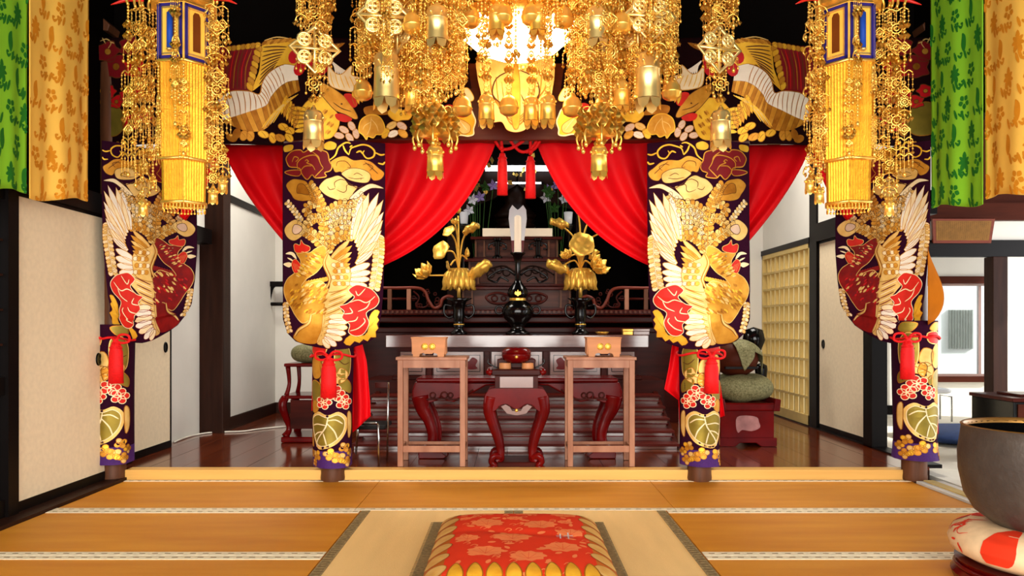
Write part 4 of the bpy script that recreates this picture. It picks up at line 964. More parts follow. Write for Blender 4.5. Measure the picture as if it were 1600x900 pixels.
# ---------------- hanging lanterns
def lantern(px, label, mir):
    Y = 4.3; c = Vector((X_(px, Y), Y, Z_(332, Y))); t = thing('hanging_lantern', label, 'lantern', tuple(c), 'gilt hanging lanterns')
    s = -1 if mir else 1; cx = c.x
    rot = math.radians(-68) if not mir else math.radians(-112)    # an edge slightly off the view line
    def hexa(r, z, k): a = rot+k*PI/3; return Vector((cx+r*math.cos(a), Y+r*math.sin(a), z))
    zt, z1, z2, z3 = Z_(-75, Y), Z_(18, Y), Z_(106, Y), Z_(254, Y)
    # window storey
    R = .150
    g = G()
    for k in range(6):
        a, b = hexa(R, 0, k), hexa(R, 0, k+1); g.add([(a.x, a.y, z1), (b.x, b.y, z1), (b.x, b.y, z2), (a.x, a.y, z2)], [(0, 1, 2, 3)])
    g.build('window_body', 'lantern_glow', t)
    for k in range(6):
        a, b = hexa(R, 0, k), hexa(R, 0, k+1); n = ((a+b)/2-Vector((cx, Y, 0))); n.z = 0; n.normalize()
        def fp(u, v, l): return a+(b-a)*u+n*l+Vector((0, 0, z1+(z2-z1)*v))
        def frame(u0, u1, v0, v1, w, wv, l):
            g = G()
            for (p0, p1, q0, q1) in ((u0, u1, v0, v0+wv), (u0, u1, v1-wv, v1), (u0, u0+w, v0, v1), (u1-w, u1, v0, v1)):
                vs = [fp(p0, q0, l), fp(p1, q0, l), fp(p1, q1, l), fp(p0, q1, l)]+[fp(p0, q0, 0), fp(p1, q0, 0), fp(p1, q1, 0), fp(p0, q1, 0)]
                g.add([tuple(v) for v in vs], [(0, 1, 2, 3), (4, 7, 6, 5), (0, 4, 5, 1), (1, 5, 6, 2), (2, 6, 7, 3), (3, 7, 4, 0)])
            return g
        f = frame(.04, .96, .02, .97, .10, .05, .008).build('window_frame', 'lantern_blue', t)
        frame(.15, .85, .08, .90, .05, .03, .006).build('gilt_border', 'metal_pale', f)
        if k in (4, 5, 0, 3):
            g = G(); ps = [(.35, .82), (.65, .82), (.65, .2), (.58, .14), (.42, .14), (.35, .2)]
            g.add([tuple(fp(u, v, .004)) for u, v in ps], [tuple(range(6))]); pn = g.build('window_panel', 'lantern_brown', t)
            if k == (0 if mir else 5):
                G().tube([fp(.5, .2, .01), fp(.5, .8, .01)], .017, 8).build('blue_scroll', 'blue_scroll', pn, smooth=True)
                G().ball(fp(.5, .83, .012), .02, 8, 5, .5).build('lotus_foot', 'metal_pale', pn, smooth=True)
    # eaves with curled arms
    g = G()
    for k in range(6):
        a, b = hexa(.20, 0, k), hexa(.20, 0, k+1); c2, d2 = hexa(.10, 0, k), hexa(.10, 0, k+1); e, h = hexa(R, 0, k), hexa(R, 0, k+1)
        g.add([(a.x, a.y, z1+.02), (b.x, b.y, z1+.02), (d2.x, d2.y, z1+.16), (c2.x, c2.y, z1+.16), (e.x, e.y, z1), (h.x, h.y, z1)], [(0, 1, 2, 3), (0, 4, 5, 1)])
    g.lathe([(.10, .16), (.06, .2), (.05, .3), (.02, .36), (.015, .9), (.001, .9)], (cx, Y, z1), 12)
    g.build('lantern_roof', 'metal_gold', t)
    # pleated body in two tiers, fringe
    def pleat(name, r0, za, zb, mt, n=8, band=True):
        g = G(); N = 6*n
        for j in range(2):
            for k in range(6):
                for i in range(n*2):
                    a, b = hexa(r0*(1 if j == 0 else .97), 0, k), hexa(r0*(1 if j == 0 else .97), 0, k+1)
                    p = a+(b-a)*(i/(n*2)); nn = ((a+b)/2-Vector((cx, Y, 0))); nn.z = 0; nn.normalize()
                    g.v.append(tuple(p+nn*(.008 if i % 2 else 0)+Vector((0, 0, za if j == 0 else zb))))
        M_ = 6*n*2
        g.f = [(i, (i+1) % M_, M_+(i+1) % M_, M_+i) for i in range(M_)]; g.m = [0]*M_
        o = g.build(name, mt, t, fix=False)
        for z in ((za, zb) if band else (zb,)):
            G().tube([hexa(r0+.008, z, k) for k in range(7)], .009, 6).build('rim_band', 'metal_gold', o, smooth=True)
        return o
    pleat('pleated_body', .142, z2, z3, 'gilt_pleat'); pleat('pleated_skirt', .124, z3, c.z+.045, 'gilt_pleat')
    for k in range(6):
        p = hexa(.15, z2-.05, k)
        put('corner_scroll', smesh(40+k, .5, .03), t, (p.x, p.y, z2-.02), rot+k*PI/3+PI/2)
    fr = G()
    for k in range(6):
        for i in range(6):
            p = hexa(.124, c.z+.045, k).lerp(hexa(.124, c.z+.045, k+1), i/6); wire(fr, p.x, p.y, p.z, p.z-.03, .002); fr.ball((p.x, p.y, p.z-.036), .0075, 6, 4)
    fr.build('bead_fringe', 'metal_gold', t, smooth=True)
    # arms and long side strands
    for (dpx, L, w, bot, red) in ((-64, 1.10, .055, 1, 1), (-78, .95, .05, 0, 0), (-52, 1.0, .05, 0, 0), (52, 1.02, .05, 1, 1), (64, .98, .05, 1, 0), (44, .9, .05, 0, 0), (-70, 1.0, .07, 0, 0), (-58, .85, .07, 0, 0), (-66, .7, .06, 0, 0), (58, .9, .07, 0, 0), (50, .75, .06, 0, 0), (9, .72, .026, 0, 0)):
        X = cx+s*dpx/F*Y; yy = Y-.02+.05*math.sin(dpx*3) if abs(dpx) > 10 else Y-.19
        z = Z_(10+abs(dpx) % 9, Y)
        a = G().tube([(cx+s*.08*(1 if dpx > 0 else -1), Y, z1+.16), (cx+s*dpx/F*Y*.6, (Y+yy)/2, z1+.17), (X, yy, z+.06), (X, yy, z)], .008, 6, 4).build('arm', 'metal_gold', t, smooth=True)
        put('ornament_strand', smesh(abs(dpx)*3 % 17+3, L, w), t, (X, yy, z), .5*math.sin(dpx))
        if red:
            for i in range(3):
                q = G(); b = Vector((X, yy, z+.03)); dd = Vector((s*(1 if dpx > 0 else -1)*(.05+.03*i), -.02*i, .05-.04*i))
                q.tube([b, b+dd*.6+Vector((0, 0, .02)), b+dd*1.4], [.006, .014, .002], 6, 3); q.build('red_petal', 'red_enamel', t, smooth=True)
        if bot: put('small_bell', cyl_tiny, t, (X, yy, z-L-.01))
    l = bpy.data.lights.new('lantern_light', 'POINT'); l.energy = .8; l.color = (1, .72, .35); l.shadow_soft_size = .06
    lo = bpy.data.objects.new('lantern_light', l); C.objects.link(lo); lo.location = (cx, Y, c.z-.05)
    return t
lantern(288, 'hexagonal gilt hanging lantern with blue framed windows, near left sliding doors', False)
lantern(1325, 'hexagonal gilt hanging lantern with blue framed windows, near right green banner', True)
# ---------------- great canopy over the hall
KX, KY = X_(808, 4.5), 4.5
cn = thing('canopy', 'huge gilt openwork canopy of hanging chains and bells above the cushion', 'canopy', (KX, KY, 3.1))
zr = 3.42
g = G().lathe([(.2, .25), (.55, .12), (1.0, .04), (1.38, .06), (1.4, 0), (1.0, -.03), (.5, .0), (.2, .05)], (KX, KY, zr), 6); g.build('canopy_roof', 'metal_gold', cn)
g = G()
for R in (.42, .62, .82, 1.0): g.ring((KX, KY, zr-.03), R, .012, 'z', 48, 5)
for k in range(12): g.tube([(KX, KY, zr), (KX+1.38*math.cos(k*PI/6), KY+1.38*math.sin(k*PI/6), zr)], .01, 5)
g.build('canopy_frame', 'metal_gold', cn, smooth=True)
def hang(name, px, py0, py1, Y, sd, wide=.05, end=None, rz=0):
    """a strand from the frame down to picture height py1"""
    X = X_(px, Y); zb = Z_(py1, Y); L = max(zr-zb, .2); L = round(L*20)/20
    o = put(name, smesh(sd, L, wide), cn, (X, Y, zb+L), rz)
    if end is not None: put('bell', end, cn, (X, Y, zb-.03))
    return o
random.seed(21)
for m in (0, 1):
    fx = (lambda x: x) if not m else (lambda x: 1616-x)
    # outermost pendants
    hang('ornament_strand', fx(490), 0, 168, 4.45, 2, .075, cyl_mid); hang('ornament_strand', fx(470), 0, 40, 4.4, 5, .05); hang('ornament_strand', fx(514), 0, 42, 4.42, 9, .05); hang('ornament_strand', fx(500), 0, 150, 4.55, 11, .055)
    for px, py, Y in ((482, 130, 4.47), (500, 120, 4.4), (470, 110, 4.5), (510, 100, 4.48)): hang('ornament_strand', fx(px), 0, py, Y, px % 13, .045)
    put('openwork_plate', plate, cn, (X_(fx(492), 4.4), 4.4, Z_(42, 4.4)), .3)
    # tall pendant with big cylinder bell
    hang('ornament_strand', fx(604), 0, 78, 4.1, 3, .06, cyl_big); put('openwork_plate', plate, cn, (X_(fx(600), 4.05), 4.05, Z_(-12, 4.05)), .2); put('openwork_plate', plate, cn, (X_(fx(620), 4.15), 4.15, Z_(8, 4.15)), -.6)
    # leaf ball with cylinder below
    p = (X_(fx(680), 4.05), 4.05, Z_(170, 4.05))
    hang('ornament_strand', fx(680), 0, 168, 4.05, 6, .055)
    bl = G().lathe([(.02, .03), (.04, .02), (.075, -.03), (.098, -.08), (.098, -.12), (.08, -.15), (.001, -.155)], seg=24)
    for k in range(44):
        a_ = k*2.4; h = k/43; r_ = .05+.065*math.sin(PI*(.15+.6*h)); leafcut(bl, r_*math.cos(a_), r_*math.sin(a_), .02-.12*h, .045)
    for k in range(10): bl.ring((.085*math.cos(k*.628), .085*math.sin(k*.628), -.02-.02*(k % 3)), .02, .004, 'y', 8, 4)
    for k in range(len(bl.v)):
        x, y, z = bl.v[k]; a_ = math.atan2(y, x); q = 1+.09*math.sin(a_*6+z*30); bl.v[k] = (x*q, y*q, z)
    for k in range(8):
        a_ = k*PI/4; bl.tube([(.1*math.cos(a_), .1*math.sin(a_), -.12), (.12*math.cos(a_), .12*math.sin(a_), -.16), (.11*math.cos(a_), .11*math.sin(a_), -.2)], .006, 5, 3); bl.ball((.11*math.cos(a_), .11*math.sin(a_), -.21), .012, 6, 4, 1.3)
        leafcut(bl, .11*math.cos(a_+.4), .11*math.sin(a_+.4), -.09, .06)
    put('leaf_ball', bl.mesh('leaf_ball', 'metal_gold', smooth=True, fix=False), cn, p)
    put('bell', cyl_small, cn, (p[0], p[1], Z_(231, 4.05))); put('chain', smesh(30, .2, .02), cn, (p[0], p[1], p[2]-.05))
    # bells in front of the lamp and lower bells
    for px, py, me, Y in ((735, 16, bell_round, 4.15), (776, 12, cyl_small, 4.1), (830, 12, bell_round, 4.1), (683, 14, cyl_mid, 4.0), (645, 25, bell_round, 4.05), (795, 154, bell_round, 4.3), (760, 152, cyl_small, 4.2), (722, 155, bell_round, 4.2), (672, 150, bell_round, 4.3), (645, 130, cyl_small, 4.15), (567, 130, bell_round, 4.3), (660, 60, bell_round, 4.5)):
        if m and px in (795,): px, me = 1616-830, cyl_small
        X = X_(fx(px), Y); put('bell', me, cn, (X, Y, Z_(py, Y))); L = max(.2, round((zr-Z_(py, Y))*10)/10); put('chain', smesh(30+px % 3, L, .022), cn, (X, Y, Z_(py, Y)+L-.02))
    # dense field of strands
    for k in range(110):
        px = random.uniform(562, 724); Y = random.uniform(3.95, 5.0)
        lo = 95+75*math.sin(PI*min(max((px-545)/205, 0), 1))+random.uniform(-70, 12)
        if px < 600: lo = random.uniform(40, 135)
        hang('ornament_strand', fx(px), 0, lo, Y, random.randrange(14), random.choice((.045, .055, .065)), None, random.uniform(-.8, .8))
    for k in range(5):
        px = random.uniform(735, 806); Y = random.uniform(4.0, 4.3)
        hang('ornament_strand', fx(px), 0, random.choice((20, 40, 70, 95, 115)), Y, random.randrange(14), .035, None, random.uniform(-.8, .8))
    for k in range(3):
        px = random.uniform(748, 806); hang('ornament_strand', fx(px), 0, random.uniform(100, 150), 4.75, random.randrange(14), .045, None, random.uniform(-.8, .8))
    for k in range(8):
        px = random.uniform(455, 530); hang('ornament_strand', fx(px), 0, random.uniform(-30, 35), random.uniform(4.3, 4.7), random.randrange(14), .045)
# glowing bowl lamp inside the canopy
lp = thing('bowl_lamp', 'glowing white bowl lamp behind the canopy chains', 'lamp', (KX, 4.62, Z_(96, 4.62)))
bz = Z_(52, 4.62)
G().lathe([(.001, -.165), (.12, -.155), (.24, -.11), (.33, -.03), (.365, .05), (.36, .10), (.30, .13), (.001, .14)], (KX, 4.62, bz), 36, sy=.7).build('glass_bowl', 'lamp_glass', lp, smooth=True)
G().lathe([(.30, .13), (.372, .11), (.376, .05), (.37, .04)], (KX, 4.62, bz), 36, sy=.7).build('rim', 'metal_gold', lp, smooth=True)
G().tube([(KX, 4.62, bz+.13), (KX, 4.62, zr)], .015, 8).build('stem', 'metal_gold', lp, smooth=True)
# ================================================================ ALTAR AND FURNITURE
AX = .045                                              # centre line of the altar
# ---- stairs up to the altar
st = thing('altar_stairs', 'reddish brown wooden stairs rising to the altar behind the tables', 'stairs', (AX, 6.4, FZ))
for k in range(5):
    y = 6.38+k*.20; z = FZ+.045+k*.084
    G().box(AX-1.40, AX+1.37, y-.015, y+.225, z-.022, z).build('tread', 'tread_red', st, bevel=.004)
    G().box(AX-1.38, AX+1.35, y+.005, y+.03, z-.084 if k else FZ, z-.022).build('riser', 'riser_gloss', st)
    if k: G().box(AX-1.39, AX+1.36, y-.008, y+.008, z-.055, z-.045).build('moulding', 'lacquer_red', st)
for s in (-1, 1): G().prism([(6.39, FZ), (7.40, FZ), (7.40, FZ+.4)], AX+s*1.36-.02, AX+s*1.36+.02, 'x').build('stringer', 'lacquer_brown', st)
# ---- altar platform (wide lower tier)
pl = thing('altar_platform', 'broad dark lacquer altar platform with moulded rim behind the offering desk', 'altar', (AX, 8.6, FZ))
PYF = 8.0
G().box(AX-1.85, AX+1.75, PYF+.14, 9.9, FZ, 1.06).build('base', 'lacquer_brown', pl)
G().box(AX-1.85, AX+1.75, PYF+.06, PYF+.2, 1.04, 1.10).build('lower_moulding', 'lacquer_brown', pl, bevel=.01)
G().box(AX-1.87, AX+1.77, PYF+.02, 9.9, 1.145, 1.215).build('rim_board', 'lacquer_brown', pl, bevel=.015)
G().box(AX-1.89, AX+1.79, PYF-.03, 9.9, 1.225, 1.285).build('top_board', 'lacquer_brown', pl, bevel=.015)
sm_ = G().box(-.012, .012, -.02, .02, -.013, .013).mesh('petal', 'altar_wood')
for k in range(72): put('petal', sm_, pl, (AX-1.8+k*.05, PYF-.035, 1.262))
# platform under the desk
G().box(AX-1.5, AX+1.45, 7.42, PYF+.14, FZ, .58).build('landing', 'lacquer_brown', pl)
# ---- balustrades with curled rail ends
for s, lab in ((-1, 'dark red balustrade with curled rail end left of the altar tiers'), (1, 'dark red balustrade with curled rail end right of the altar tiers')):
    b = thing('balustrade', lab, 'railing', (AX+s*1.0, PYF+.05, 1.285), 'altar balustrades')
    q = lambda px, py: at(px if s < 0 else 1618-px, py, PYF+.05)
    G().tube([q(560, 450), q(620, 450), q(652, 450), q(664, 456), q(670, 470), q(678, 481), q(688, 478), q(691, 468), q(700, 463), q(708, 465)], .018, 8, 5).build('handrail', 'beam_wood', b, smooth=True)
    G().tube([q(560, 467), q(652, 467)], .013, 8).build('middle_rail', 'lacquer_brown', b, smooth=True)
    for px in (580, 609, 639):
        p = q(px, 450); G().box(p.x-.022, p.x+.022, PYF+.03, PYF+.075, 1.285, p.z-.012).build('post', 'table_wood' if px == 639 else 'column_wood', b, bevel=.003)
    g = G(); random.seed(5)
    for k in range(14):
        px, py = random.uniform(645, 685), random.uniform(454, 480); p = q(px, py); g.ring(p, random.uniform(.012, .025), .006, 'y', 9, 4)
    g.tube([q(646, 455), q(655, 465), q(650, 478), q(664, 480), q(672, 472)], .01, 6, 5); g.build('carved_scroll', 'lacquer_brown', b, smooth=True)
# ---- centre tiers
def tier(px0, px1, pyt, pyb, Y, D, nm, lab, carve):
    x0, x1, z0, z1 = X_(px0, Y), X_(px1, Y), Z_(pyb, Y), Z_(pyt, Y)
    t = thing('altar_tier', lab, 'altar', ((x0+x1)/2, Y, z0), 'altar tiers'); h = z1-z0
    G().box(x0, x1, Y+.02, Y+D, z0, z1-.03).build('body', 'altar_wood', t)
    G().box(x0-.05, x1+.05, Y-.03, Y+D, z1-.035, z1).build('top_board', 'lacquer_brown', t, bevel=.006)
    G().box(x0-.02, x1+.02, Y-.01, Y+.04, z0, z0+.025).build('lower_rail', 'lacquer_brown', t, bevel=.004)
    for xx in (x0, x0+.10, x1-.02, x1-.12): G().box(xx, xx+.02, Y, Y+.03, z0+.025, z1-.035).build('stile', 'column_wood', t)
    G().box(x0+.13, x1-.14, Y+.01, Y+.03, z0+.04, z1-.05).build('panel', 'altar_wood', t)
    g = G(); xm = (x0+x1)/2; zc = (z0+z1)/2
    if carve == 1:
        for s in (-1, 1):
            g.tube([(xm+s*.05, Y-.005, zc+.02), (xm+s*.2, Y-.01, zc+.06), (xm+s*.33, Y-.008, zc+.02), (xm+s*.26, Y-.008, zc-.05), (xm+s*.1, Y-.006, zc-.05), (xm+s*.04, Y, zc)], .014, 7, 5)
            g.ring((xm+s*.24, Y-.006, zc), .03, .01, 'y', 12, 5); g.ring((xm+s*.14, Y-.006, zc), .025, .009, 'y', 12, 5)
    elif carve == 2:
        for s in (-1, 1):
            for k in range(3): g.ring((xm+s*(.12+.09*k), Y-.012, zc+.03*math.sin(k*2)), .04, .009, 'y', 12, 5)
            g.tube([(xm+s*.02, Y-.01, zc), (xm+s*.15, Y-.015, zc+.07), (xm+s*.3, Y-.01, zc+.04), (xm+s*.42, Y-.01, zc-.03)], .011, 6, 5)
    if carve: g.build('carved_scroll', 'statue_wood' if carve == 2 else 'lacquer_brown', t, smooth=True)
    return t
tier(722, 892, 448, 484.6, 8.25, .5, 'a', 'lowest carved panel tier of the altar, behind the candlestick vase', 1)
tier(732, 884, 404, 447, 8.55, .5, 'b', 'middle carved panel tier of the altar, behind the candle stem', 2)
tier(742, 872, 370, 405, 8.85, .42, 'c', 'uppermost panel tier of the altar below the white shelf', 0)
zc = Z_(370, 8.85)
o = G().box(X_(754, 8.85), X_(863, 8.85), 8.83, 9.26, zc+.002, Z_(357, 8.85)).build('altar_cloth', 'candle_wax', bevel=.004); props(o, 'cream white shelf cloth on the uppermost altar tier', 'cloth')
for px, lab in ((777, 'black lacquer stand left of the tall candle on the altar tier'), (841, 'black lacquer stand right of the tall candle on the altar tier')):
    z = Z_(404, 8.6); x = X_(px, 8.6); t = thing('lacquer_stand', lab, 'stand', (x, 8.68, z), 'black altar stands')
    G().lathe([(.001, 0), (.06, 0), (.06, .02), (.03, .05), (.026, .2), (.05, .215), (.05, .24), (.001, .24)], (x, 8.68, z), 16).build('body', 'black_lacquer', t, smooth=True, angle=40)
    g = G()
    for s in (-1, 1): g.tube([(x+s*.02, 8.68, z+.19), (x+s*.09, 8.68, z+.17), (x+s*.1, 8.68, z+.12), (x+s*.06, 8.68, z+.12)], .012, 6, 4); g.ball((x+s*.04, 8.68, z+.16), .015, 6, 4)
    g.build('scroll_arm', 'black_lacquer', t, smooth=True)
# ---- dark shrine with statue, flowers, tube light and its reflection
sr = thing('shrine_niche', 'dark carved shrine opening at the back of the altar', 'shrine', (AX, 9.9, 1.3))
for s in (-1, 1):
    x = X_(808+s*100, 9.6); G().box(x-.07, x+.07, 9.55, 9.72, 1.286, 3.3).build('pillar', 'statue_wood', sr)
    G().prism([(x, 2.55), (x-s*.5, 2.72), (x-s*.8, 2.9), (x-s*.8, 3.1), (x, 3.1)], 9.58, 9.66).build('carved_bracket', 'statue_wood', sr)
G().box(-1.8, 1.8, 9.6, 9.7, 3.1, 3.4).build('lintel', 'void_wood', sr)
random.seed(12)
leafm = G(); leafcut(leafm, 0, 0, 0, .09); leafm = leafm.mesh('gilt_leaf', 'metal_gold')
for k in range(26):
    px, py = random.uniform(740, 875), random.uniform(222, 300)
    o = put('gilt_leaf', leafm, sr, tuple(at(px, py, 9.2+random.random()*.3)), random.uniform(-1, 1)); o.rotation_euler.y = random.uniform(-1.5, 1.5); s = random.uniform(.4, .9); o.scale = (s, s, s)
su = thing('seated_statue', 'dark wooden seated statue in the shrine behind the candle', 'statue', (AX, 9.75, Z_(357, 9.6)))
g = G(); z = Z_(357, 9.6); xs, ys = AX, 9.75
g.lathe([(.001, 0), (.24, 0), (.27, .05), (.22, .08), (.26, .12), (.001, .13)], (xs, ys, z), 20)
g.build('lotus_seat', 'statue_wood', su, smooth=True)
g = G()
g.lathe([(.001, .12), (.25, .13), (.27, .19), (.2, .26), (.13, .34), (.15, .44), (.165, .52), (.12, .57), (.05, .595), (.045, .63), (.075, .66), (.085, .72), (.075, .79), (.045, .82), (.035, .86), (.001, .88)], (xs, ys, z), 22, sy=.62)
g.build('body', 'statue_wood', su, smooth=True)
G().ring((xs, ys+.12, z+.72), .2, .018, 'y', 28, 6).build('halo', 'metal_gold', su, smooth=True)
for (a, b, py, Y, r, lab) in ((756, 872, 263, 9.45, .035, 'bright white tube light across the shrine above the statue'), (772, 848, 286, 9.5, .012, 'thin white tube light below the brighter one in the shrine')):  # the thin lower one is only a reflection, built as a glowing tube
    t = thing('tube_light', lab, 'lamp', tuple(at((a+b)/2, py, Y)), 'shrine tube lights')
    G().tube([at(a, py, Y), at(b, py, Y)], r, 10).build('tube', 'tube_light', t, smooth=True)
    for px in (a, b): p = at(px, py, Y); G().box(p.x-.02, p.x+.02, Y-.03, Y+.06, p.z-r*1.1, p.z+r*1.1).build('end_cap', 'black_wood', t)
# lilies either side
def bouquet(cxp, lab):
    t = thing('lily_bouquet', lab, 'flowers', (X_(cxp, 9.6), 9.6, 1.286), 'altar flower bouquets'); b = Vector((X_(cxp, 9.6), 9.6, 1.286))
    G().lathe([(.001, 0), (.05, 0), (.06, .1), (.04, .16), (.055, .2), (.05, .2), (.03, .15), (.001, .14)], tuple(b), 14).build('vase', 'black_lacquer', t, smooth=True)
    for k in range(10):
        px, py = cxp+random.uniform(-26, 26), random.uniform(265, 335); p = at(px, py, 9.35+random.uniform(-.15, .1))
        G().tube([b+Vector((0, 0, .18)), b.lerp(p, .6)+Vector((0, 0, .06)), p], .005, 5, 4).build('stem', 'flower_leaf', t, smooth=True)
        g = G(); m = 'flower_white' if k % 3 == 0 else 'flower_lilac'
        an0 = random.random()
        for i in range(5):
            an = an0+i*1.257; d = Vector((math.cos(an), -.7, math.sin(an)))*.075; w = Vector((-math.sin(an), 0, math.cos(an)))*.022
            g.add([tuple(p), tuple(p+d*.5+w), tuple(p+d+Vector((0, -.02, 0))), tuple(p+d*.5-w)], [(0, 1, 2, 3)])
        g.build('lily_flower', m if k % 2 else 'flower_leaf', t, solid=.003)
bouquet(748, 'lilac and white lilies standing left of the shrine statue'); bouquet(872, 'lilac and white lilies standing right of the shrine statue')
for px, lab in ((725, 'small white cup standing left of the shrine behind the gilt lotus'), (888, 'small white cup standing right of the shrine behind the gilt lotus')):
    p = at(px, 351, 9.15); t = thing('altar_cup', lab, 'cup', tuple(p), 'white altar cups')
    G().lathe([(.001, 0), (.035, 0), (.045, .02), (.055, .15), (.05, .15), (.04, .03), (.001, .02)], tuple(p), 18).build('cup', 'porcelain', t, smooth=True)
    G().lathe([(.001, -.9), (.05, -.9), (.03, -.8), (.025, -.1), (.08, -.02), (.08, 0), (.001, 0)], tuple(p), 14).build('stand', 'black_lacquer', t, smooth=True)
# ---- offering desk
dk = thing('offering_desk', 'long lacquered offering desk with framed panels at the top of the stairs', 'desk', (AX, 7.6, .58))
DY = 7.45
x0, x1 = X_(603, DY), X_(1013, DY)
G().box(x0, x1, DY-.02, DY+.48, Z_(543, DY), Z_(523.5, DY)).build('desk_top', 'riser_gloss', dk, bevel=.006)
G().box(x0+.1, x1-.1, DY+.02, DY+.44, Z_(549, DY), Z_(543, DY)).build('frieze_rail', 'lacquer_brown', dk)
G().box(x0+.1, x1-.1, DY+.05, DY+.42, .585, Z_(549, DY)).build('body', 'lacquer_brown', dk)
G().box(x0+.06, x1-.06, DY+.0, DY+.45, .581, .62).build('plinth', 'lacquer_brown', dk, bevel=.006)
for a, b in ((603+22, 664), (677, 755), (768, 847), (860, 938), (951, 992)):
    xa, xb, za, zb = X_(a, DY), X_(b, DY), .63, Z_(550, DY)
    p = G().box(xa, xb, DY+.03, DY+.06, za, zb).build('framed_panel', 'lacquer_grey', dk)
    G().box(xa+.03, xb-.03, DY+.024, DY+.032, za+.03, zb-.03).build('panel_border', 'black_lacquer', p)
    G().box(xa+.036, xb-.036, DY+.020, DY+.034, za+.036, zb-.036).build('panel_field', 'lacquer_grey', p)
    if b-a > 50:
        m = (xa+xb)/2; zc = (za+zb)/2; g = G()
        for s in (-1, 1):
            g.prism([(m+s*x, zc+z) for x, z in ((.0, -.01), (.06, .03), (.10, .02), (.14, .06), (.19, .03), (.17, -.02), (.19, -.05), (.12, -.06), (.06, -.04))], DY+.008, DY+.02, 'y', 3)
        g.build('carved_ornament', 'lacquer_red', p)
for a in (670, 761, 853, 944): G().box(X_(a-4, DY), X_(a+4, DY), DY+.02, DY+.06, .62, Z_(549, DY)).build('stile', 'lacquer_brown', dk, bevel=.004)
DT = Z_(523.5, DY)
# small things on the desk
for px, w, h, D, m, lab in ((1001, .08, .06, .1, 'lacquer_grey', 'small grey box at the right end of the offering desk'), (980, .05, .06, .05, 'metal_gold', 'small gold box on the right end of the offering desk')):
    x = X_(px, DY+.2); t = thing('small_box', lab, 'box', (x, DY+.2, DT)); G().box(x-w, x+w, DY+.15, DY+.25, DT, DT+h*.6).build('body', m, t, bevel=.004); G().box(x-w-.004, x+w+.004, DY+.146, DY+.254, DT+h*.6, DT+h).build('lid', m, t, bevel=.004)
x = X_(941, DY+.2); o = G().lathe([(.001, 0), (.04, 0), (.065, .02), (.07, .03), (.06, .03), (.03, .012), (.001, .01)], (x, DY+.2, DT), 18).build('brass_dish', 'metal_gold', smooth=True); props(o, 'small brass dish on the offering desk right of the lotus vase', 'dish')
# ---- lotus vases
def petal_flower(g, c, d, r, n=7, open_=.8):
    d = d.normalized(); a = d.cross(Vector((0, 1, .2))).normalized(); b = d.cross(a)
    for ring, (k, o_) in enumerate(((n, open_), (n-2, open_*.45))):
        for i in range(k):
            an = 2*PI*i/k+ring*.4; e = a*math.cos(an)+b*math.sin(an); w = (-a*math.sin(an)+b*math.cos(an))*r*.42
            p1 = c+e*r*.5*o_+d*r*.15; p2 = c+e*r*(o_*.9)+d*r*.55; p3 = c+e*r*(o_*1.05)+d*r*1.0
            g.add([tuple(c), tuple(p1+w*.7), tuple(p1-w*.7), tuple(p2+w), tuple(p2-w), tuple(p3), tuple(p1+e*r*.08*-1), tuple(p2-e*r*.1)], [(0, 1, 6), (0, 6, 2), (1, 3, 7, 6), (6, 7, 4, 2), (3, 5, 7), (7, 5, 4)])
def lotus_leaf(g, c, d, r):                              # drooping round leaf
    d = d.normalized(); a = d.cross(Vector((.1, 1, .3))).normalized(); b = d.cross(a); N = 16; vs = [tuple(c)]
    for q in (.5, 1):
        for i in range(N):
            an = 2*PI*i/N; vs.append(tuple(c+(a*math.cos(an)+b*math.sin(an))*r*q*(1+.06*math.sin(an*5))+d*r*(.18*q*q+.08*math.sin(an*4)*q)))
    fs = [(0, 1+i, 1+(i+1) % N) for i in range(N)]+[(1+i, 1+N+i, 1+N+(i+1) % N, 1+(i+1) % N) for i in range(N)]
    g.add(vs, fs)
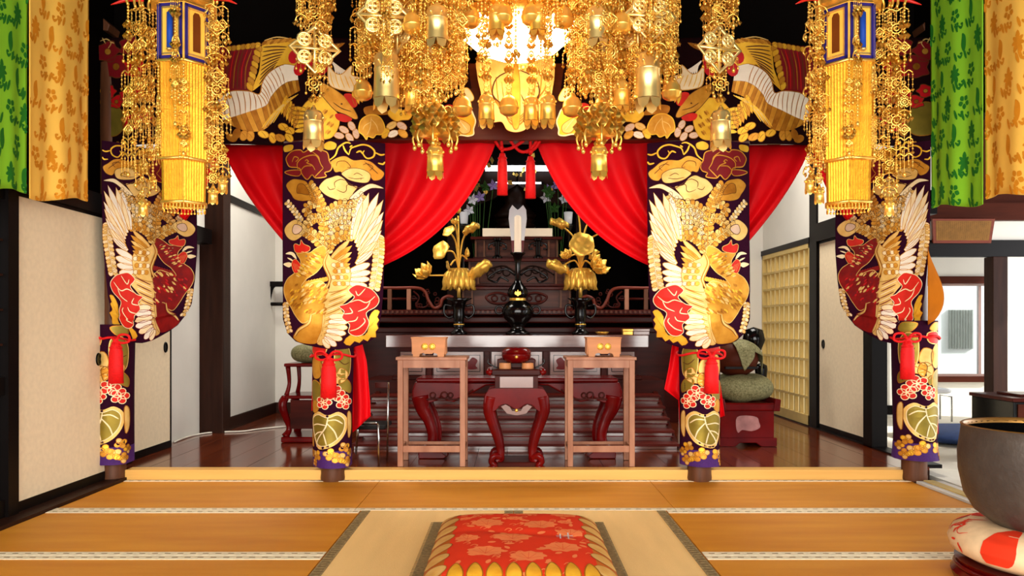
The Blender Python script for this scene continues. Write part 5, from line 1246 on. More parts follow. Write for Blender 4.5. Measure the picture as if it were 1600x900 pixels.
def lotus_vase(px, lab, items, mirror):
    Y = DY+.2; b = Vector((X_(px, Y), Y, DT)); t = thing('lotus_vase', lab, 'vase', tuple(b), 'lotus vases')
    zt = Z_(466, Y)-DT
    G().lathe([(.001, 0), (.085, 0), (.09, .02), (.05, .05), (.045, .07), (.06, .09), (.045, .11), (.052, .14), (.06, .2), (.058, .25), (.075, zt-.04), (.14, zt), (.132, zt), (.06, zt-.05), (.001, zt-.06)], tuple(b), 28).build('vase_body', 'black_lacquer', t, smooth=True)
    G().ring((b.x, Y, DT+.105), .05, .007, 'z', 20, 6).build('gilt_ring', 'metal_gold', t, smooth=True)
    for s in (-1, 1): G().tube([(b.x+s*.07, Y, DT+.29), (b.x+s*.14, Y, DT+.3), (b.x+s*.15, Y, DT+.22), (b.x+s*.1, Y, DT+.17), (b.x+s*.06, Y, DT+.19)], .012, 7, 4).build('vase_handle', 'black_lacquer', t, smooth=True)
    q = lambda x, y, dy=0: at(x if not mirror else px*2-x+0, y, Y+dy)
    c = at(px, 437, Y)
    for k in range(14):
        an = 2*PI*k/14; e = Vector((math.cos(an), math.sin(an), 0)); w = Vector((-math.sin(an), math.cos(an), 0)); g = G()
        pr = [(.02, .115, .01), (.08, .112, .03), (.135, .06, .045), (.155, -.02, .045), (.15, -.07, .035), (.165, -.105, .004)]
        vs = []
        for r, z, ww in pr: vs += [tuple(c+e*(r-.012)+w*ww+Vector((0, 0, z))), tuple(c+e*(r+.012)+Vector((0, 0, z))), tuple(c+e*(r-.012)-w*ww+Vector((0, 0, z)))]
        fs = [f for j in range(5) for f in ((j*3, j*3+1, j*3+4, j*3+3), (j*3+1, j*3+2, j*3+5, j*3+4))]
        g.add(vs, fs); g.build('base_petal', 'gilt_flat', t, smooth=True, solid=.004)
    G().tube([b+Vector((0, 0, zt-.06)), c+Vector((0, 0, .1))], .02, 8).build('base_stem', 'metal_gold', t, smooth=True)
    for kind, x, y, r, dr in items:
        dy = dr[1] if len(dr) > 2 else 0
        p = at(x, y, Y+dy*.2-.02); d = Vector((dr[0], dy, dr[-1])).normalized(); s = c+Vector((0, 0, .1 if y < 430 else -.02))
        m1 = s.lerp(p, .5)+Vector((0, 0, .08 if y < 420 else -.03))
        m1.x = s.x+(p.x-s.x)*.3
        G().tube([s, m1, p-d*.02], .009, 7, 6).build('stem', 'gilt_flat', t, smooth=True)
        g = G()
        if kind == 'flower': petal_flower(g, p-d*r*.3, d, r); g.build('lotus_flower', 'gilt_flat', t, smooth=True, solid=.003)
        elif kind == 'bud': g.lathe([(.001, 0), (r*.45, r*.25), (r*.55, r*.8), (r*.3, r*1.6), (.001, r*2)], (0, 0, 0), 12); g.v = [tuple(p+Vector(v)) for v in g.v]; g.build('lotus_bud', 'gilt_flat', t, smooth=True)
        elif kind == 'leaf': lotus_leaf(g, p, d, r); g.build('lotus_leaf', 'gilt_flat', t, smooth=True, solid=.004)
        else:                                            # rolled leaf seen from the side
            e = d*r; n2 = 12
            g.tube([p-e*1.1, p-e*.5, p+e*.5, p+e*1.1], [r*.25, r*.5, r*.52, r*.3], 10, 3)
            g.v = [tuple(Vector(v)+Vector((0, .02*math.sin(90*v[0]), .012*math.sin(70*v[0]+40*v[2])))) for v in g.v]; g.build('rolled_leaf', 'gilt_flat', t, smooth=True)
    return t
lotus_vase(717, 'black vase with gilt lotus flowers left of the candle', [('flower', 665, 428, .12, (-.5, -.4, .6)), ('roll', 750, 421, .12, (.8, -.3, .55)), ('leaf', 690, 392, .10, (-.5, -.7, .3)), ('roll', 736, 357, .085, (.8, -.4, .4)), ('bud', 730, 402, .05, (0, 0, 1)), ('leaf', 702, 362, .07, (-.4, -.6, .5)), ('bud', 716, 334, .055, (0, 0, 1)), ('leaf', 701, 415, .05, (-.8, -.3, -.2)), ('flower', 711, 348, .05, (0, -.6, .7))], False)
lotus_vase(907, 'black vase with gilt lotus flowers right of the candle', [('leaf', 909, 383, .125, (0, -1, .25)), ('roll', 872, 417, .11, (-.85, -.3, .35)), ('flower', 932, 418, .13, (.6, -.5, .5)), ('flower', 886, 400, .075, (-.3, -.5, .6)), ('roll', 874, 349, .09, (.85, -.4, -.25)), ('leaf', 938, 362, .09, (.3, -.5, .7)), ('roll', 905, 330, .06, (.5, -.3, -.6)), ('bud', 926, 332, .05, (0, 0, 1)), ('roll', 928, 398, .06, (.6, 0, .7))], True)
# ---- candlestick
cx, cyy = X_(809, DY+.16), DY+.16
ck = thing('candlestick', 'tall black candlestick with gold crest and white candle at the altar centre', 'candlestick', (cx, cyy, DT))
hz = Z_(395, cyy)-DT
G().lathe([(.001, 0), (.12, 0), (.125, .02), (.08, .045), (.06, .08), (.085, .11), (.14, .17), (.165, .24), (.13, .31), (.08, .345), (.075, .37), (.1, .39), (.105, .42), (.09, .47), (.045, .52), (.03, .56), (.028, .72), (.05, hz-.03), (.075, hz-.01), (.075, hz), (.001, hz)], (cx, cyy, DT), 32).build('body', 'black_lacquer', ck, smooth=True)
for s in (-1, 1): G().ring((cx+s*.185, cyy, DT+.25), .04, .010, 'y', 18, 6).build('ring_handle', 'black_lacquer', ck, smooth=True)
G().lathe([(.082, .345), (.084, .36), (.082, .37)], (cx, cyy, DT), 24).build('gilt_band', 'metal_gold', ck, smooth=True)
def cr2(x, y, l): return (cx+x*.001, cyy-.112-l, DT+.42-y*.001)
a = Mot(); a.blob([(-32,8),(-22,-14),(-10,-6),(0,-30),(10,-6),(22,-14),(32,8),(20,22),(8,20),(8,32),(-8,32),(-8,20),(-20,22)], 'f', 1, None); a.build('gold_crest', ck, cr2, KEY, None, .004)
for s in (-1, 1):
    G().tube([(cx+s*.03, cyy, DT+.6), (cx+s*.12, cyy-.02, DT+.66), (cx+s*.24, cyy, DT+.62), (cx+s*.30, cyy, DT+.57), (cx+s*.22, cyy-.02, DT+.53), (cx+s*.17, cyy, DT+.58), (cx+s*.09, cyy, DT+.54)], .011, 7, 5).build('scroll_arm', 'black_lacquer', ck, smooth=True)
G().lathe([(.001, 0), (.036, 0), (.034, .36), (.02, .375), (.001, .378)], (cx, cyy, DT+hz), 18).build('candle', 'candle_wax', ck, smooth=True, angle=50)
sh_ = [(-.055, .0), (-.07, .15), (-.092, .35), (-.085, .44), (-.055, .49), (-.02, .455), (0, .44), (.02, .455), (.055, .49), (.085, .44), (.092, .35), (.07, .15), (.055, 0)]
G().prism([(cx+x, DT+hz+z) for x, z in sh_[0:1]+[(-.066, .13), (.066, .13)]+sh_[-1:]], cyy+.05, cyy+.065).build('shade_foot', 'lacquer_red', ck)
G().prism([(cx+x, DT+hz+.0+z) for x, z in [(-.066, .13)]+sh_[2:11]+[(.066, .13)]], cyy+.05, cyy+.065).build('wind_shade', 'porcelain', ck)
# ---- red lacquer table behind the front stands
rt = thing('lacquer_table', 'wide dark red lacquer table with curved legs behind the narrow stands', 'table', (AX, 6.2, FZ))
TY = 5.94; TD = .36
x0, x1 = X_(650, TY), X_(966, TY); zt = Z_(591, TY)
G().box(x0-.0, x1+.0, TY, TY+TD, zt-.03, zt).build('table_top', 'lacquer_red', rt, bevel=.01)
for yy in (TY+.01, TY+TD-.04):
    xm = (x0+x1)/2
    P = [(x0-.01, zt-.03), (x0-.035, zt-.10), (x0-.03, zt-.2), (x0+.09, zt-.2), (x0+.16, zt-.18), (x0+.2, zt-.15), (x0+.24, zt-.18), (x0+.3, zt-.19), (x0+.36, zt-.15), (x0+.44, zt-.12), (x0+.55, zt-.06), (xm, zt-.045)]
    P = P+[(2*xm-a, b) for a, b in P[-2::-1]]
    G().prism(P, yy, yy+.045).build('apron', 'lacquer_red', rt, bevel=.018)
    if yy < TY+.1:
        for s in (-1, 1):
            g = G(); X0 = x0 if s < 0 else x1
            for dx, r in ((.22, .025), (.27, .018), (.38, .02), (.13, .02)): g.ring((X0-s*dx, yy-.004, zt-.135), r, .007, 'y', 10, 5)
            g.tube([(X0-s*.06, yy-.003, zt-.17), (X0-s*.2, yy-.006, zt-.16), (X0-s*.33, yy-.004, zt-.165), (X0-s*.45, yy-.003, zt-.09)], .008, 6, 4)
            g.build('carved_edge', 'lacquer_brown', rt, smooth=True)
    for s in (-1, 1):
        X0 = x0 if s < 0 else x1; w = -s
        G().tube([(X0+w*.03, yy+.02, zt-.14), (X0+w*.05, yy+.02, zt-.24), (X0+w*.10, yy+.02, zt-.34), (X0+w*.13, yy+.02, zt-.46), (X0+w*.11, yy+.02, FZ+.06), (X0+w*.08, yy+.02, FZ+.04)], [.075, .06, .045, .042, .05, .03], 10, 5, True, .7).build('leg', 'lacquer_red', rt, smooth=True)
        G().prism([(X0+w*a, FZ+b) for a, b in ((.02, 0), (.02, .05), (.07, .06), (.2, .05), (.24, .02), (.22, 0))], yy-.03, yy+.09).build('foot', 'lacquer_red', rt, bevel=.006)
# ---- narrow wooden stands with offering boxes
def narrow(px0, px1, lab, labbox):
    Y = 5.58; D = .32; x0, x1 = X_(px0, Y), X_(px1, Y); zt = Z_(558, Y)
    t = thing('narrow_table', lab, 'table', ((x0+x1)/2, Y+D/2, FZ), 'narrow wooden stands')
    G().box(x0-.012, x1+.012, Y-.01, Y+D+.01, zt-.022, zt).build('table_top', 'table_wood', t, bevel=.003)
    lw = .040
    for a in (x0, x1-lw):
        for b in (Y, Y+D-lw): G().box(a, a+lw, b, b+lw, FZ, zt-.022).build('leg', 'table_wood', t, bevel=.003)
    for b in (Y+.006, Y+D-.026): G().box(x0+lw, x1-lw, b, b+.02, zt-.08, zt-.022).build('apron', 'table_wood', t)
    for a in (x0+.006, x1-.026): G().box(a, a+.02, Y+lw, Y+D-lw, zt-.08, zt-.022).build('apron', 'table_wood', t)
    z = Z_(707, Y); G().box(x0+lw, x1-lw, Y+.008, Y+.03, z, z+.047).build('stretcher', 'table_wood', t, bevel=.002)
    G().box(x0+lw, x1-lw, Y+D-.03, Y+D-.008, z+.012, z+.036).build('stretcher', 'table_wood', t, bevel=.002)
    for a in (x0+.006, x1-.026): G().box(a, a+.02, Y+lw, Y+D-lw, z+.01, z+.04).build('stretcher', 'table_wood', t)
    c = (px0+px1)/2-6+(0 if px0 < 800 else 12); xm = X_(c, Y); w = .128; h = Z_(527, Y)-zt; yb = Y+.06
    b = thing('offering_box', labbox, 'box', (xm, yb+.09, zt), 'wooden offering boxes')
    P = [(-w*.90, 0), (-w*.55, 0), (-w*.5, .022), (-w*.3, .03), (-w*.2, .022), (w*.2, .022), (w*.3, .03), (w*.5, .022), (w*.55, 0), (w*.90, 0), (w, h-.008), (-w, h-.008)]
    G().prism([(xm+a, zt+b_) for a, b_ in P], yb, yb+.02).build('front_board', 'box_wood', b); G().prism([(xm+a, zt+b_) for a, b_ in P], yb+.16, yb+.18).build('back_board', 'box_wood', b)
    for s in (-1, 1): G().prism([(yb+.02, zt+.02), (yb+.16, zt+.02), (yb+.16, zt+h-.008), (yb+.02, zt+h-.008)], xm+s*w*.93-.008, xm+s*w*.93+.008, 'x').build('side_board', 'box_wood', b)
    G().box(xm-w*1.03, xm+w*1.03, yb-.006, yb+.186, zt+h-.010, zt+h).build('lid', 'box_wood', b, bevel=.002)
    for s in (-1, 1):
        p = G(); p.M = Matrix.Translation((xm+s*.028, yb-.001, zt+h*.52)) @ Matrix.Rotation(PI/2, 4, 'X')
        p.lathe([(.001, .006), (.020, .006), (.025, .003), (.026, 0)], seg=20)
        for k in range(8): p.ball((.014*math.cos(k*PI/4), .014*math.sin(k*PI/4), .006), .005, 6, 4, .5)
        p.build('gold_crest', 'gilt_flat', b, smooth=True)
narrow(621, 727, 'narrow brown wooden stand left of the red pedestal', 'small wooden box with two gold crests on the left stand')
narrow(887, 992, 'narrow brown wooden stand right of the red pedestal', 'small wooden box with two gold crests on the right stand')
# ---- red incense pedestal in the middle
pd = thing('incense_pedestal', 'red lacquer pedestal with cabriole legs between the narrow stands', 'pedestal', (X_(807, 5.7), 5.7, FZ))
Y = 5.58; D = .30; u = lambda x: X_(x, Y); v = lambda y: Z_(y, Y)
G().box(u(768), u(845), Y-.02, Y+D+.02, v(587), v(577)).build('tray', 'lacquer_brown', pd, bevel=.008)
for s in (-1, 1):
    X0 = u(764) if s < 0 else u(849); G().tube([(X0-s*.02, Y-.02, v(583)), (X0, Y-.02, v(581)), (X0, Y+D+.02, v(581)), (X0-s*.02, Y+D+.02, v(583))], .022, 8).build('tray_end', 'lacquer_red', pd, smooth=True)
    G().tube([(X0-s*.06, Y+.1, v(576)), (X0-s*.02, Y+.1, v(572)), (X0+s*.01, Y+.1, v(568)), (X0+s*.006, Y+.1, v(562))], .006, 6, 4).build('wire_loop', 'black_lacquer', pd, smooth=True)
G().box(u(773), u(841), Y+.02, Y+D-.02, v(608), v(587)).build('neck', 'lacquer_brown', pd, bevel=.004)
G().box(u(781), u(833), Y+.012, Y+.022, v(606), v(589)).build('neck_panel', 'lacquer_grey', pd)
for yy in (Y, Y+D-.06):
    P = [(773, 607), (762, 612), (757, 622), (758, 634), (764, 645), (776, 640), (780, 634), (790, 631), (797, 634), (807, 640), (817, 634), (824, 631), (833, 634), (838, 640), (850, 645), (856, 634), (857, 622), (852, 612), (841, 607)]
    G().prism([(u(a), v(b)) for a, b in P], yy, yy+.06, 'y', 2).build('apron', 'lacquer_red', pd, smooth=False, bevel=.022)
    for s in (-1, 1):
        m = lambda x: u(807+s*(807-x))
        G().tube([(m(767), yy+.03, v(620)), (m(764), yy+.03, v(640)), (m(769), yy+.03, v(660)), (m(777), yy+.03, v(684)), (m(781), yy+.03, v(702)), (m(781), yy+.03, v(716)), (m(776), yy+.03, v(722))], [.052, .048, .04, .034, .03, .034, .04], 10, 5, True, .8).build('leg', 'lacquer_red', pd, smooth=True)
        g = G()
        g.tube([(m(782), yy+.03, v(716)), (m(772), yy+.0, v(712)), (m(768), yy+.0, v(722)), (m(774), yy+.0, v(728)), (m(764), yy-.0, v(732))], [.03, .026, .024, .022, .018], 8, 4); g.build('scroll_foot', 'lacquer_red', pd, smooth=True)
g = G()
g.prism([(u(a), v(b)) for a, b in ((783, 635), (790, 632), (797, 636), (800, 642), (814, 642), (817, 636), (824, 632), (831, 635), (822, 646), (807, 649), (792, 646))], Y-.006, Y+.004); g.build('carved_apron_plate', 'lacquer_grey', pd)
G().ball((u(807), Y-.008, v(641)), .014, 8, 5).build('gilt_boss', 'metal_gold', pd, smooth=True)
G().box(u(776), u(838), Y-.01, Y+D, v(734), v(722)).build('base_plinth', 'lacquer_brown', pd, bevel=.012)
G().box(u(766), u(848), Y+.02, Y+D-.02, FZ, v(727)).build('base_board', 'lacquer_red', pd, bevel=.008)
ib = thing('incense_burner', 'round red lidded incense box on the pedestal', 'incense burner', (u(807), Y+.13, v(577)))
x, z = u(807), v(577)
G().lathe([(.001, .04), (.06, .04), (.10, .065), (.112, .1), (.108, .12), (.001, .12)], (x, Y+.13, z), 30).build('bowl', 'lacquer_red', ib, smooth=True)
G().lathe([(.113, .118), (.105, .14), (.07, .158), (.02, .162), (.001, .162)], (x, Y+.13, z), 30).build('lid', 'lacquer_red', ib, smooth=True)
G().ball((x, Y+.022, z+.09), .014, 8, 5).build('gold_emblem', 'metal_gold', ib, smooth=True)
for dx in (-.085, .085): G().lathe([(.001, 0), (.045, 0), (.046, .012), (.043, .042), (.001, .042)], (x+dx, Y+.10, z), 18).build('wooden_foot', 'box_wood', ib, smooth=True, angle=40)
G().box(x-.145, x+.145, Y+.16, Y+.20, z, z+.07).build('back_rest', 'lacquer_brown', ib, bevel=.006)
# ---- chrome folding frame left of the stands
cf = thing('folding_chair', 'dark folding chair with thin chrome legs left of the narrow stand', 'chair', (X_(588, 5.75), 5.9, FZ))
q = lambda px, py, Y: at(px, py, Y)
G().tube([q(607, 597, 5.8), q(606, 660, 5.85), q(605, 722, 5.85)], .008, 8).build('leg', 'chrome', cf, smooth=True)
G().tube([q(592, 733, 5.62), q(591, 664, 5.62), q(588, 661, 5.64), q(560, 662, 5.9)], .009, 8).build('leg', 'chrome', cf, smooth=True)
G().tube([q(560, 662, 5.9), q(556, 710, 6.0)], .009, 8).build('leg', 'chrome', cf, smooth=True)
G().box(X_(560, 5.9), X_(606, 5.9), 5.78, 6.1, Z_(668, 5.9), Z_(662, 5.9)).build('seat', 'black_wood', cf, bevel=.006)
G().box(X_(586, 5.85), X_(606, 5.85), 5.84, 5.86, Z_(606, 5.85), Z_(597, 5.85)).build('backrest', 'lacquer_brown', cf, bevel=.004)
# ================================================================ SIDE THINGS
def cushion_g(c, rx, ry, h, n=32, m=12, e=3.2, wob=0):
    g = G()
    def f(u, v):
        a = 2*PI*u; b = -PI/2+PI*v; ca, sa = math.cos(a), math.sin(a); k = (abs(ca)**e+abs(sa)**e)**(-1/e)
        r = math.cos(b)**.55 if math.cos(b) > 1e-6 else 0
        return (c[0]+rx*k*ca*r, c[1]+ry*k*sa*r, c[2]+h*.5+h*.5*math.sin(b)*(1+wob*math.sin(a*3+1)))
    g.grid(f, n, m); return g
# ---- left: dark red carved stool with green cushion
x, y = X_(478, 6.75), 6.95
t = thing('carved_stool', 'dark red carved stool by the white wall, left of the left inner column', 'stool', (x, y, FZ))
G().box(x-.20, x+.20, y-.2, y+.2, Z_(568, 6.75)-.03, Z_(568, 6.75)).build('seat', 'lacquer_red', t, bevel=.01)
zt = Z_(568, 6.75)-.03; zm = Z_(618, 6.75)
G().box(x-.22, x+.22, y-.21, y+.21, zm-.03, zm).build('middle_board', 'lacquer_red', t, bevel=.01)
for sx in (-1, 1):
    for sy in (-1, 1):
        G().tube([(x+sx*.17, y+sy*.17, zt), (x+sx*.16, y+sy*.16, zt-.15), (x+sx*.18, y+sy*.18, zm)], [.022, .016, .022], 8, 4).build('post', 'lacquer_red', t, smooth=True)
        G().tube([(x+sx*.19, y+sy*.18, zm-.02), (x+sx*.21, y+sy*.2, zm-.1), (x+sx*.16, y+sy*.16, FZ+.13), (x+sx*.19, y+sy*.19, FZ+.05)], [.035, .04, .025, .035], 8, 4).build('leg', 'lacquer_red', t, smooth=True)
G().box(x-.22, x+.22, y-.22, y+.22, FZ, FZ+.05).build('base_frame', 'lacquer_red', t, bevel=.01)
G().box(x-.14, x+.14, y-.195, y-.185, FZ+.12, zm-.04).build('carved_panel', 'lacquer_brown', t)
o = cushion_g((x-.0, y, zt+.03), .18, .18, .17, e=2.6).build('green_cushion', 'green_brocade', smooth=True); props(o, 'green brocade cushion on the dark red stool by the white wall', 'cushion')
# ---- wall bracket, cable
t = thing('wall_bracket', 'small black metal bracket on the left white wall', 'bracket', (-2.8, 8.9, Z_(478, 8.9)))
q = lambda px, py, Y=8.9: at(px, py, Y)
G().tube([q(420, 473), q(426, 448), q(444, 443)], .022, 7, 4).build('arm', 'black_wood', t, smooth=True); G().tube([q(419, 475), q(445, 475)], .022, 7).build('foot_bar', 'black_wood', t, smooth=True); G().box(-2.84, -2.6, 8.86, 8.94, Z_(448, 8.9), Z_(440, 8.9)).build('mount', 'black_wood', t)
pts = [(272, 692), (300, 682), (330, 677), (352, 676), (380, 675), (410, 671), (452, 667)]
o = G().tube([(X_(a, 1230/(b-509)), 1230/(b-509), FZ+.008) for a, b in pts], .008, 6, 5).build('white_cable', 'cable_white', smooth=True); props(o, 'white electric cable lying along the floor by the left white wall', 'cable')
# ---- right: wooden fish drum with cloth on cushion and red stand
y = 6.75; x = X_(1158, y)
t = thing('drum_stand', 'low red lacquer stand under the wooden drum right of the altar', 'stand', (x, y, FZ))
zt = Z_(630, 6.5)
G().box(x-.27, x+.25, y-.24, y+.24, zt-.07, zt).build('top_frame', 'lacquer_red', t, bevel=.012)
for s in (-1, 1): G().prism([(x+s*.2, zt-.07), (x+s*.26, zt-.07), (x+s*.27, zt+.03), (x+s*.22, zt+.04)], y-.25, y+.25).build('horn_end', 'lacquer_red', t, bevel=.006)
G().box(x-.24, x+.22, y-.21, y+.21, FZ+.07, zt-.07).build('body', 'lacquer_red', t)
G().prism([(x-.26, FZ), (x-.12, FZ), (x-.08, FZ+.03), (x+.06, FZ+.03), (x+.10, FZ), (x+.24, FZ), (x+.24, FZ+.075), (x-.26, FZ+.075)], y-.235, y+.235).build('base', 'lacquer_red', t, bevel=.006)
a = Mot(); a.poly([(-.11,-.06),(-.02,-.075),(.08,-.06),(.10,-.02),(.11,.03),(.03,.06),(-.06,.05),(-.1,.075),(-.12,.02)], 'k', 1, 3); a.build('faded_patch', t, lambda X, Z, l: (x+X*.9, y-.2101-l, FZ+.19-Z), dict(k='patch'), None, .001)
o = cushion_g((x, y, zt-.005), .27, .24, .24, e=2.6, wob=.08).build('drum_cushion', 'green_brocade', smooth=True); props(o, 'thick green brocade cushion under the wooden drum', 'cushion')
zd = zt+.235; xd = x-.05
t = thing('wooden_drum', 'round brown wooden fish drum resting on the thick green cushion', 'drum', (xd, y, zd))
G().lathe([(.001, 0), (.1, .0), (.17, .05), (.2, .13), (.185, .21), (.12, .27), (.04, .295), (.001, .297)], (xd, y, zd-.005), 32, sy=.9).build('drum_body', 'brown_wood', t, smooth=True)
G().box(xd-.14, xd+.14, y-.186, y-.15, zd+.055, zd+.075).build('sound_slit', 'black_wood', t)
g = G()
HEM = [(-2.9, .5), (-2.3, .45), (-1.9, .9), (-1.55, 2.1), (-1.3, 1.75), (-.9, 1.2), (-.5, 1.5), (-.15, 2.25), (.2, 1.8), (.8, 1.4), (1.6, 1.3), (2.4, 1.0), (2.9, .5)]
def clf(u, v):
    a = -2.9+5.8*u; k = 0
    while k < len(HEM)-2 and a > HEM[k+1][0]: k += 1
    f = (a-HEM[k][0])/(HEM[k+1][0]-HEM[k][0]); ph = v*(HEM[k][1]+(HEM[k+1][1]-HEM[k][1])*f)
    sf = math.sin(min(ph, PI/2)); dz = .165*math.cos(min(ph, PI/2))-max(0, ph-PI/2)*.22
    r = .212*sf+.014*math.sin(a*9)*sf*sf+.03*max(0, ph-PI/2)
    return (xd+.012+r*math.cos(a), y+r*.93*math.sin(a), zd+.148+dz)
g.grid(clf, 72, 16); o = g.build('drum_cloth', 'green_brocade', smooth=True, solid=.006, fix=False); props(o, 'green brocade cloth draped over the wooden drum', 'cloth')
o = G().lathe([(.001, 0), (.07, 0), (.03, .03), (.02, .3), (.06, .62), (.055, .66), (.02, .68), (.001, .68)], (x+.36, 7.3, FZ), 18); o = o.lathe([(.02, .66), (.03, .74), (.07, .8), (.11, .9), (.09, 1.0), (.001, 1.03)], (x+.32, 7.4, FZ), 14).build('dark_stand', 'black_lacquer', smooth=True)
props(o, 'tall dark stand in the shade behind the wooden drum', 'stand')
# ---- framed document over the side lintel
PYD = 7.998
t = thing('framed_document', 'wooden framed old document leaning over the side room lintel', 'picture', tuple(at(1504, 378, PYD)))
c0, c1, c2, c3 = at(1456, 379, PYD), at(1546, 379, PYD), at(1552, 341, PYD-.16), at(1455, 341, PYD-.16)
def dm(u, v, l): return c0.lerp(c1, u).lerp(c3.lerp(c2, u), v)+Vector((0, -1, -.35)).normalized()*l
g = G(); vs = [tuple(dm(u, v, l)) for l in (0, .03) for u, v in ((0, 0), (1, 0), (1, 1), (0, 1))]; g.add(vs, [(0, 1, 2, 3), (4, 7, 6, 5), (0, 4, 5, 1), (1, 5, 6, 2), (2, 6, 7, 3), (3, 7, 4, 0)]); g.build('frame', 'beam_wood', t)
a = Mot(); a.poly([(.05,.12),(.95,.12),(.95,.92),(.05,.92)], 'p', 1, 0); a.build('paper', t, lambda u, v, l: dm(u, v, .032), dict(p='paper_old'))
a = Mot(); random.seed(2)
for k in range(26):
    u = .09+k*.0325; v = .88
    while v > .2:
        h = random.uniform(.02, .06); a.line([(u, v), (u+.006*random.uniform(-1, 1), v-h)], .008, 'i', 1, 0); 
        if random.random() < .6: a.line([(u-.008, v-h*.5), (u+.008, v-h*.5)], .01, 'i', 1, 0)
        v -= h+.02
    
a.build('handwriting', t, lambda u, v, l: dm(u, v, .034), dict(i='ink'))['kind'] = 'stuff'
# ---- side room furniture
t = thing('lacquer_chest', 'black lacquered chest standing in the side room behind the bronze gong', 'chest', (4.4, 6.35, 0))
x0 = X_(1518, 6.55)
G().box(x0, x0+.85, 6.0, 6.55, .0, .51).build('body', 'black_lacquer', t, bevel=.006); G().box(x0-.015, x0+.865, 5.985, 6.565, .51, .54).build('top', 'lacquer_brown', t, bevel=.005)
G().box(x0+.03, x0+.82, 5.99, 6.0, .03, .49).build('front_panel', 'brown_wood', t); G().box(x0+.12, x0+.65, 6.1, 6.4, .54, .56).build('tray', 'lacquer_brown', t, bevel=.004)
o = cushion_g((4.45, 7.35, 0), .58, .5, .13, e=5).build('navy_cushion', 'navy_cloth', smooth=True); props(o, 'flat navy blue floor cushion in the side room', 'cushion')
t = thing('white_stool', 'white padded stool with metal legs below the side room window', 'stool', (X_(1462, 8.9), 8.9, 0))
xs, zs = X_(1462, 8.9), Z_(612, 8.9)
cushion_g((xs, 8.9, zs-.02), .14, .16, .07, e=3).build('seat', 'porcelain', t, smooth=True)
for s in (-1, 1): G().tube([(xs+s*.12, 8.78, 0), (xs+s*.12, 8.78, zs-.05), (xs+s*.12, 9.02, zs-.05), (xs+s*.12, 9.02, 0)], .01, 8).build('leg', 'chrome', t, smooth=True)
# ---- bronze bowl gong on brocade cushion
bx, by = 2.30, 3.25
t = thing('gong_stand', 'red round base under the bowl gong cushion', 'stand', (bx, by, 0))
G().lathe([(.001, 0), (.35, 0), (.36, .03), (.33, .06), (.345, .09), (.001, .09)], (bx, by, 0), 40).build('base', 'lacquer_red', t, smooth=True, angle=40)
G().ring((bx, by, .06), .338, .012, 'z', 48, 6).build('moulding', 'lacquer_red', t, smooth=True)
t = thing('gong_cushion', 'round red and cream brocade cushion under the bowl gong', 'cushion', (bx, by, .09))
prof = [(.001, 0), (.2, 0), (.3, .012), (.36, .045), (.372, .085), (.35, .13), (.29, .16), (.2, .165), (.001, .15)]
G().lathe(prof, (bx, by, .088), 48).build('cushion_cloth', 'cream_cloth', t, smooth=True)
def gm(a, h, l):
    k = min(max(h, 0), .999)*4+3; i = int(k); f = k-i; r = prof[i][0]+(prof[i+1][0]-prof[i][0])*f; z = prof[i][1]+(prof[i+1][1]-prof[i][1])*f
    return (bx+(r+l)*math.cos(a), by+(r+l)*math.sin(a), .088+z+l*.7)
random.seed(8)
for k in range(9):
    a = Mot(); c = k*.7; 
    if k % 2:
        a.blob([(c, .0), (c+.25, .02), (c+.32, .4), (c+.22, .95), (c+.02, .98), (c-.06, .5)], 'r', 1, None)
    else:
        for i in range(9):
            an = random.uniform(0, 6.28); u, v = c+.1+random.uniform(-.2, .25), random.uniform(.15, .85); a.leaf((u, v), (u+.10*math.cos(an), v+.3*math.sin(an)), .05, 'r', 1+.05*i)
        a.line([(c-.1, .5), (c+.05, .6), (c+.2, .45), (c+.35, .55)], .02, 'r', 1)
    a.build('brocade_pattern', t, gm, dict(r='cushion_red'), .08, .002)
t = thing('bowl_gong', 'large dark bronze bowl gong at the right edge of the mats', 'gong', (bx, by, .24))
zb = .235; H = .445
G().lathe([(.001, 0), (.12, .0), (.2, .02), (.27, .07), (.31, .14), (.33, .24), (.333, .32), (.322, .4), (.318, H-.01), (.322, H)], (bx, by, zb), 56).build('outer_wall', 'bronze', t, smooth=True)
G().lathe([(.322, H), (.316, H+.004), (.306, H), (.304, H-.02)], (bx, by, zb), 56).build('rim', 'bronze_edge', t, smooth=True)
G().lathe([(.305, H-.01), (.31, .3), (.29, .14), (.2, .05), (.001, .03)], (bx, by, zb), 48).build('inner_wall', 'black_lacquer', t, smooth=True)
# ---- kneeling cushion on its own mat
KXc = .03
t = thing('seat_mat', 'square straw mat with grey fringe under the red kneeling cushion', 'mat', (KXc, 3.5, 0))
G().box(KXc-.45, KXc+.46, 2.75, 4.16, .003, .03).build('mat_body', 'tatami_pale', t)
for s, xa, xb in ((-1, KXc-.462, KXc-.39), (1, KXc+.40, KXc+.472)):
    h = G().box(xa, xb, 2.75, 4.16, .004, .034).build('cloth_border', 'heri_grey', t)
    g = G(); yy = 2.8
    while yy < 4.14: g.box(min(xa, xb)-.012, max(xa, xb)-.01, yy, yy+.006, .034, .0355); yy += .02
    g.build('border_stitching', 'heri_dot', h)['kind'] = 'stuff'
t = thing('kneeling_cushion', 'thick red brocade kneeling cushion with gold scallops in front of the altar', 'cushion', (KXc, 3.5, .034))
cy0, cy1, cxh = 2.95, 4.06, .415
def top(u, v):
    e = (1-abs(u)**5)*(1-abs(v)**7)
    h = .036+.105*max(e, 0)**.42
    h -= .010*math.exp(-((v-.12+.1*math.sin(u*2))/.07)**2)*(1-u*u)
    return h
def cmapk(u, v, l): return (KXc+.005+u*cxh, (cy0+cy1)/2+v*(cy1-cy0)/2, top(u, v)+l)
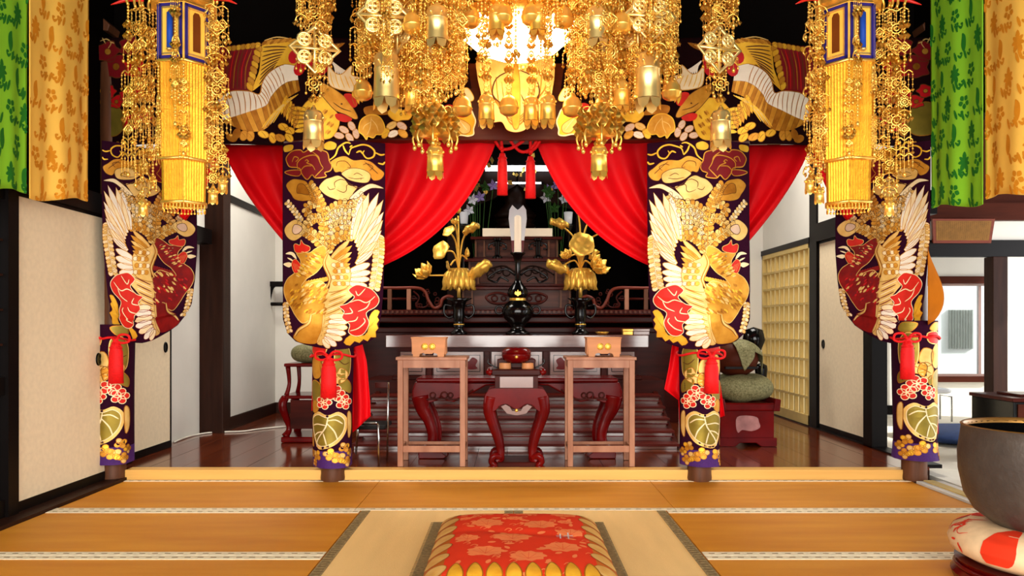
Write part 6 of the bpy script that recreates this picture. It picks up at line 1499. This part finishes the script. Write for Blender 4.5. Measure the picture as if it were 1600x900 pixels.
g = G(); g.grid(lambda a, b: cmapk(2*a-1, 2*b-1, 0), 60, 50); g.m = [1 if abs((k % 60)-29.5) > 22.5 else 0 for k in range(len(g.f))]
g.build('cushion_cloth', ['cushion_red', 'cushion_side'], t, smooth=True, fix=False)
G().box(KXc-cxh+.02, KXc+cxh-.01, cy0+.02, cy1-.02, .034, .05).build('underside', 'cushion_red', t)
a = Mot(); random.seed(14)
for (cx, cy, r) in ((-.38, .42, .21), (.25, .36, .21), (-.08, -.02, .23), (.58, .12, .17), (-.58, -.05, .15), (.08, .84, .20), (.56, .76, .18), (-.46, .82, .18), (.45, -.32, .21), (-.36, -.42, .21), (.08, -.55, .20), (-.05, .58, .11), (.55, .45, .1), (-.66, .6, .09)):
    n = 9; P = []
    for k in range(n*2): an = 2*PI*k/(n*2); rr = r*(1.0 if k % 2 == 0 else .82); P.append((max(min(cx+rr*math.cos(an), .72), -.72), cy+rr*.62*math.sin(an)))
    a.poly(P, 'P', 1, 2)
    for k in range(5): an = .3+k*.6; a.line([(cx, cy-r*.35), (cx+r*.7*math.cos(an), cy-r*.3+r*.7*math.sin(an))], .010, 'q', 2, 0)
for k in range(120):
    cx, cy = random.uniform(-.7, .68), random.uniform(-.9, .92); an = random.uniform(0, 6.28); L = random.uniform(.06, .1)
    if k % 2: a.leaf((cx, cy), (max(min(cx+L*1.3*math.cos(an), .73), -.73), cy+L*math.sin(an)), .05, 'P', 1.2)
    else: a.line([(cx, cy), (cx+.04, cy+.04), (cx+.08, cy+.01), (cx+.04, cy-.02)], .014, 'P', 1.2)
a.build('brocade_pattern', t, cmapk, dict(P='cushion_pattern', q='cushion_red'), .05, .0008)['kind'] = 'stuff'
for s in (-1, 1):
    for k in range(7):
        v = .80-k*.27
        a = Mot(); a.blob([(s*.975, v+.0), (s*.95, v-.10), (s*.85, v-.08), (s*.75, v+.01), (s*.735, v+.09), (s*.80, v+.13), (s*.92, v+.11)], 'p', 1, 'l', .008)
        for q in range(3): a.line([(s*.955, v-.05+.04*q), (s*.86, v-.02+.045*q), (s*.79, v+.03+.035*q)], .006, 'y', 2)
        a.build('gold_scallop', t, cmapk, dict(p='g_pale', l='g_deep', y='g_yellow'), .03, .0012)
for k in range(8):
    u = -.64+k*.19; a = Mot(); a.blob([(u-.07, -.84), (u, -.70), (u+.08, -.84), (u+.06, -.96), (u-.05, -.96)], 'p', 2, 'l', .012); a.build('gold_scallop', t, cmapk, dict(p='g_yellow', l='g_deep'), .05, .0012)
a = Mot()
for L in ([(.46, .08), (.45, -.1)], [(.55, .1), (.54, -.1)], [(.41, .03), (.47, .04)], [(.50, .03), (.60, .04)], [(.41, -.04), (.6, -.03)]): a.line(L, .014, 'w', 3, 0, False, False)
a.build('white_stitching', t, cmapk, dict(w='porcelain'), .05, .0012)
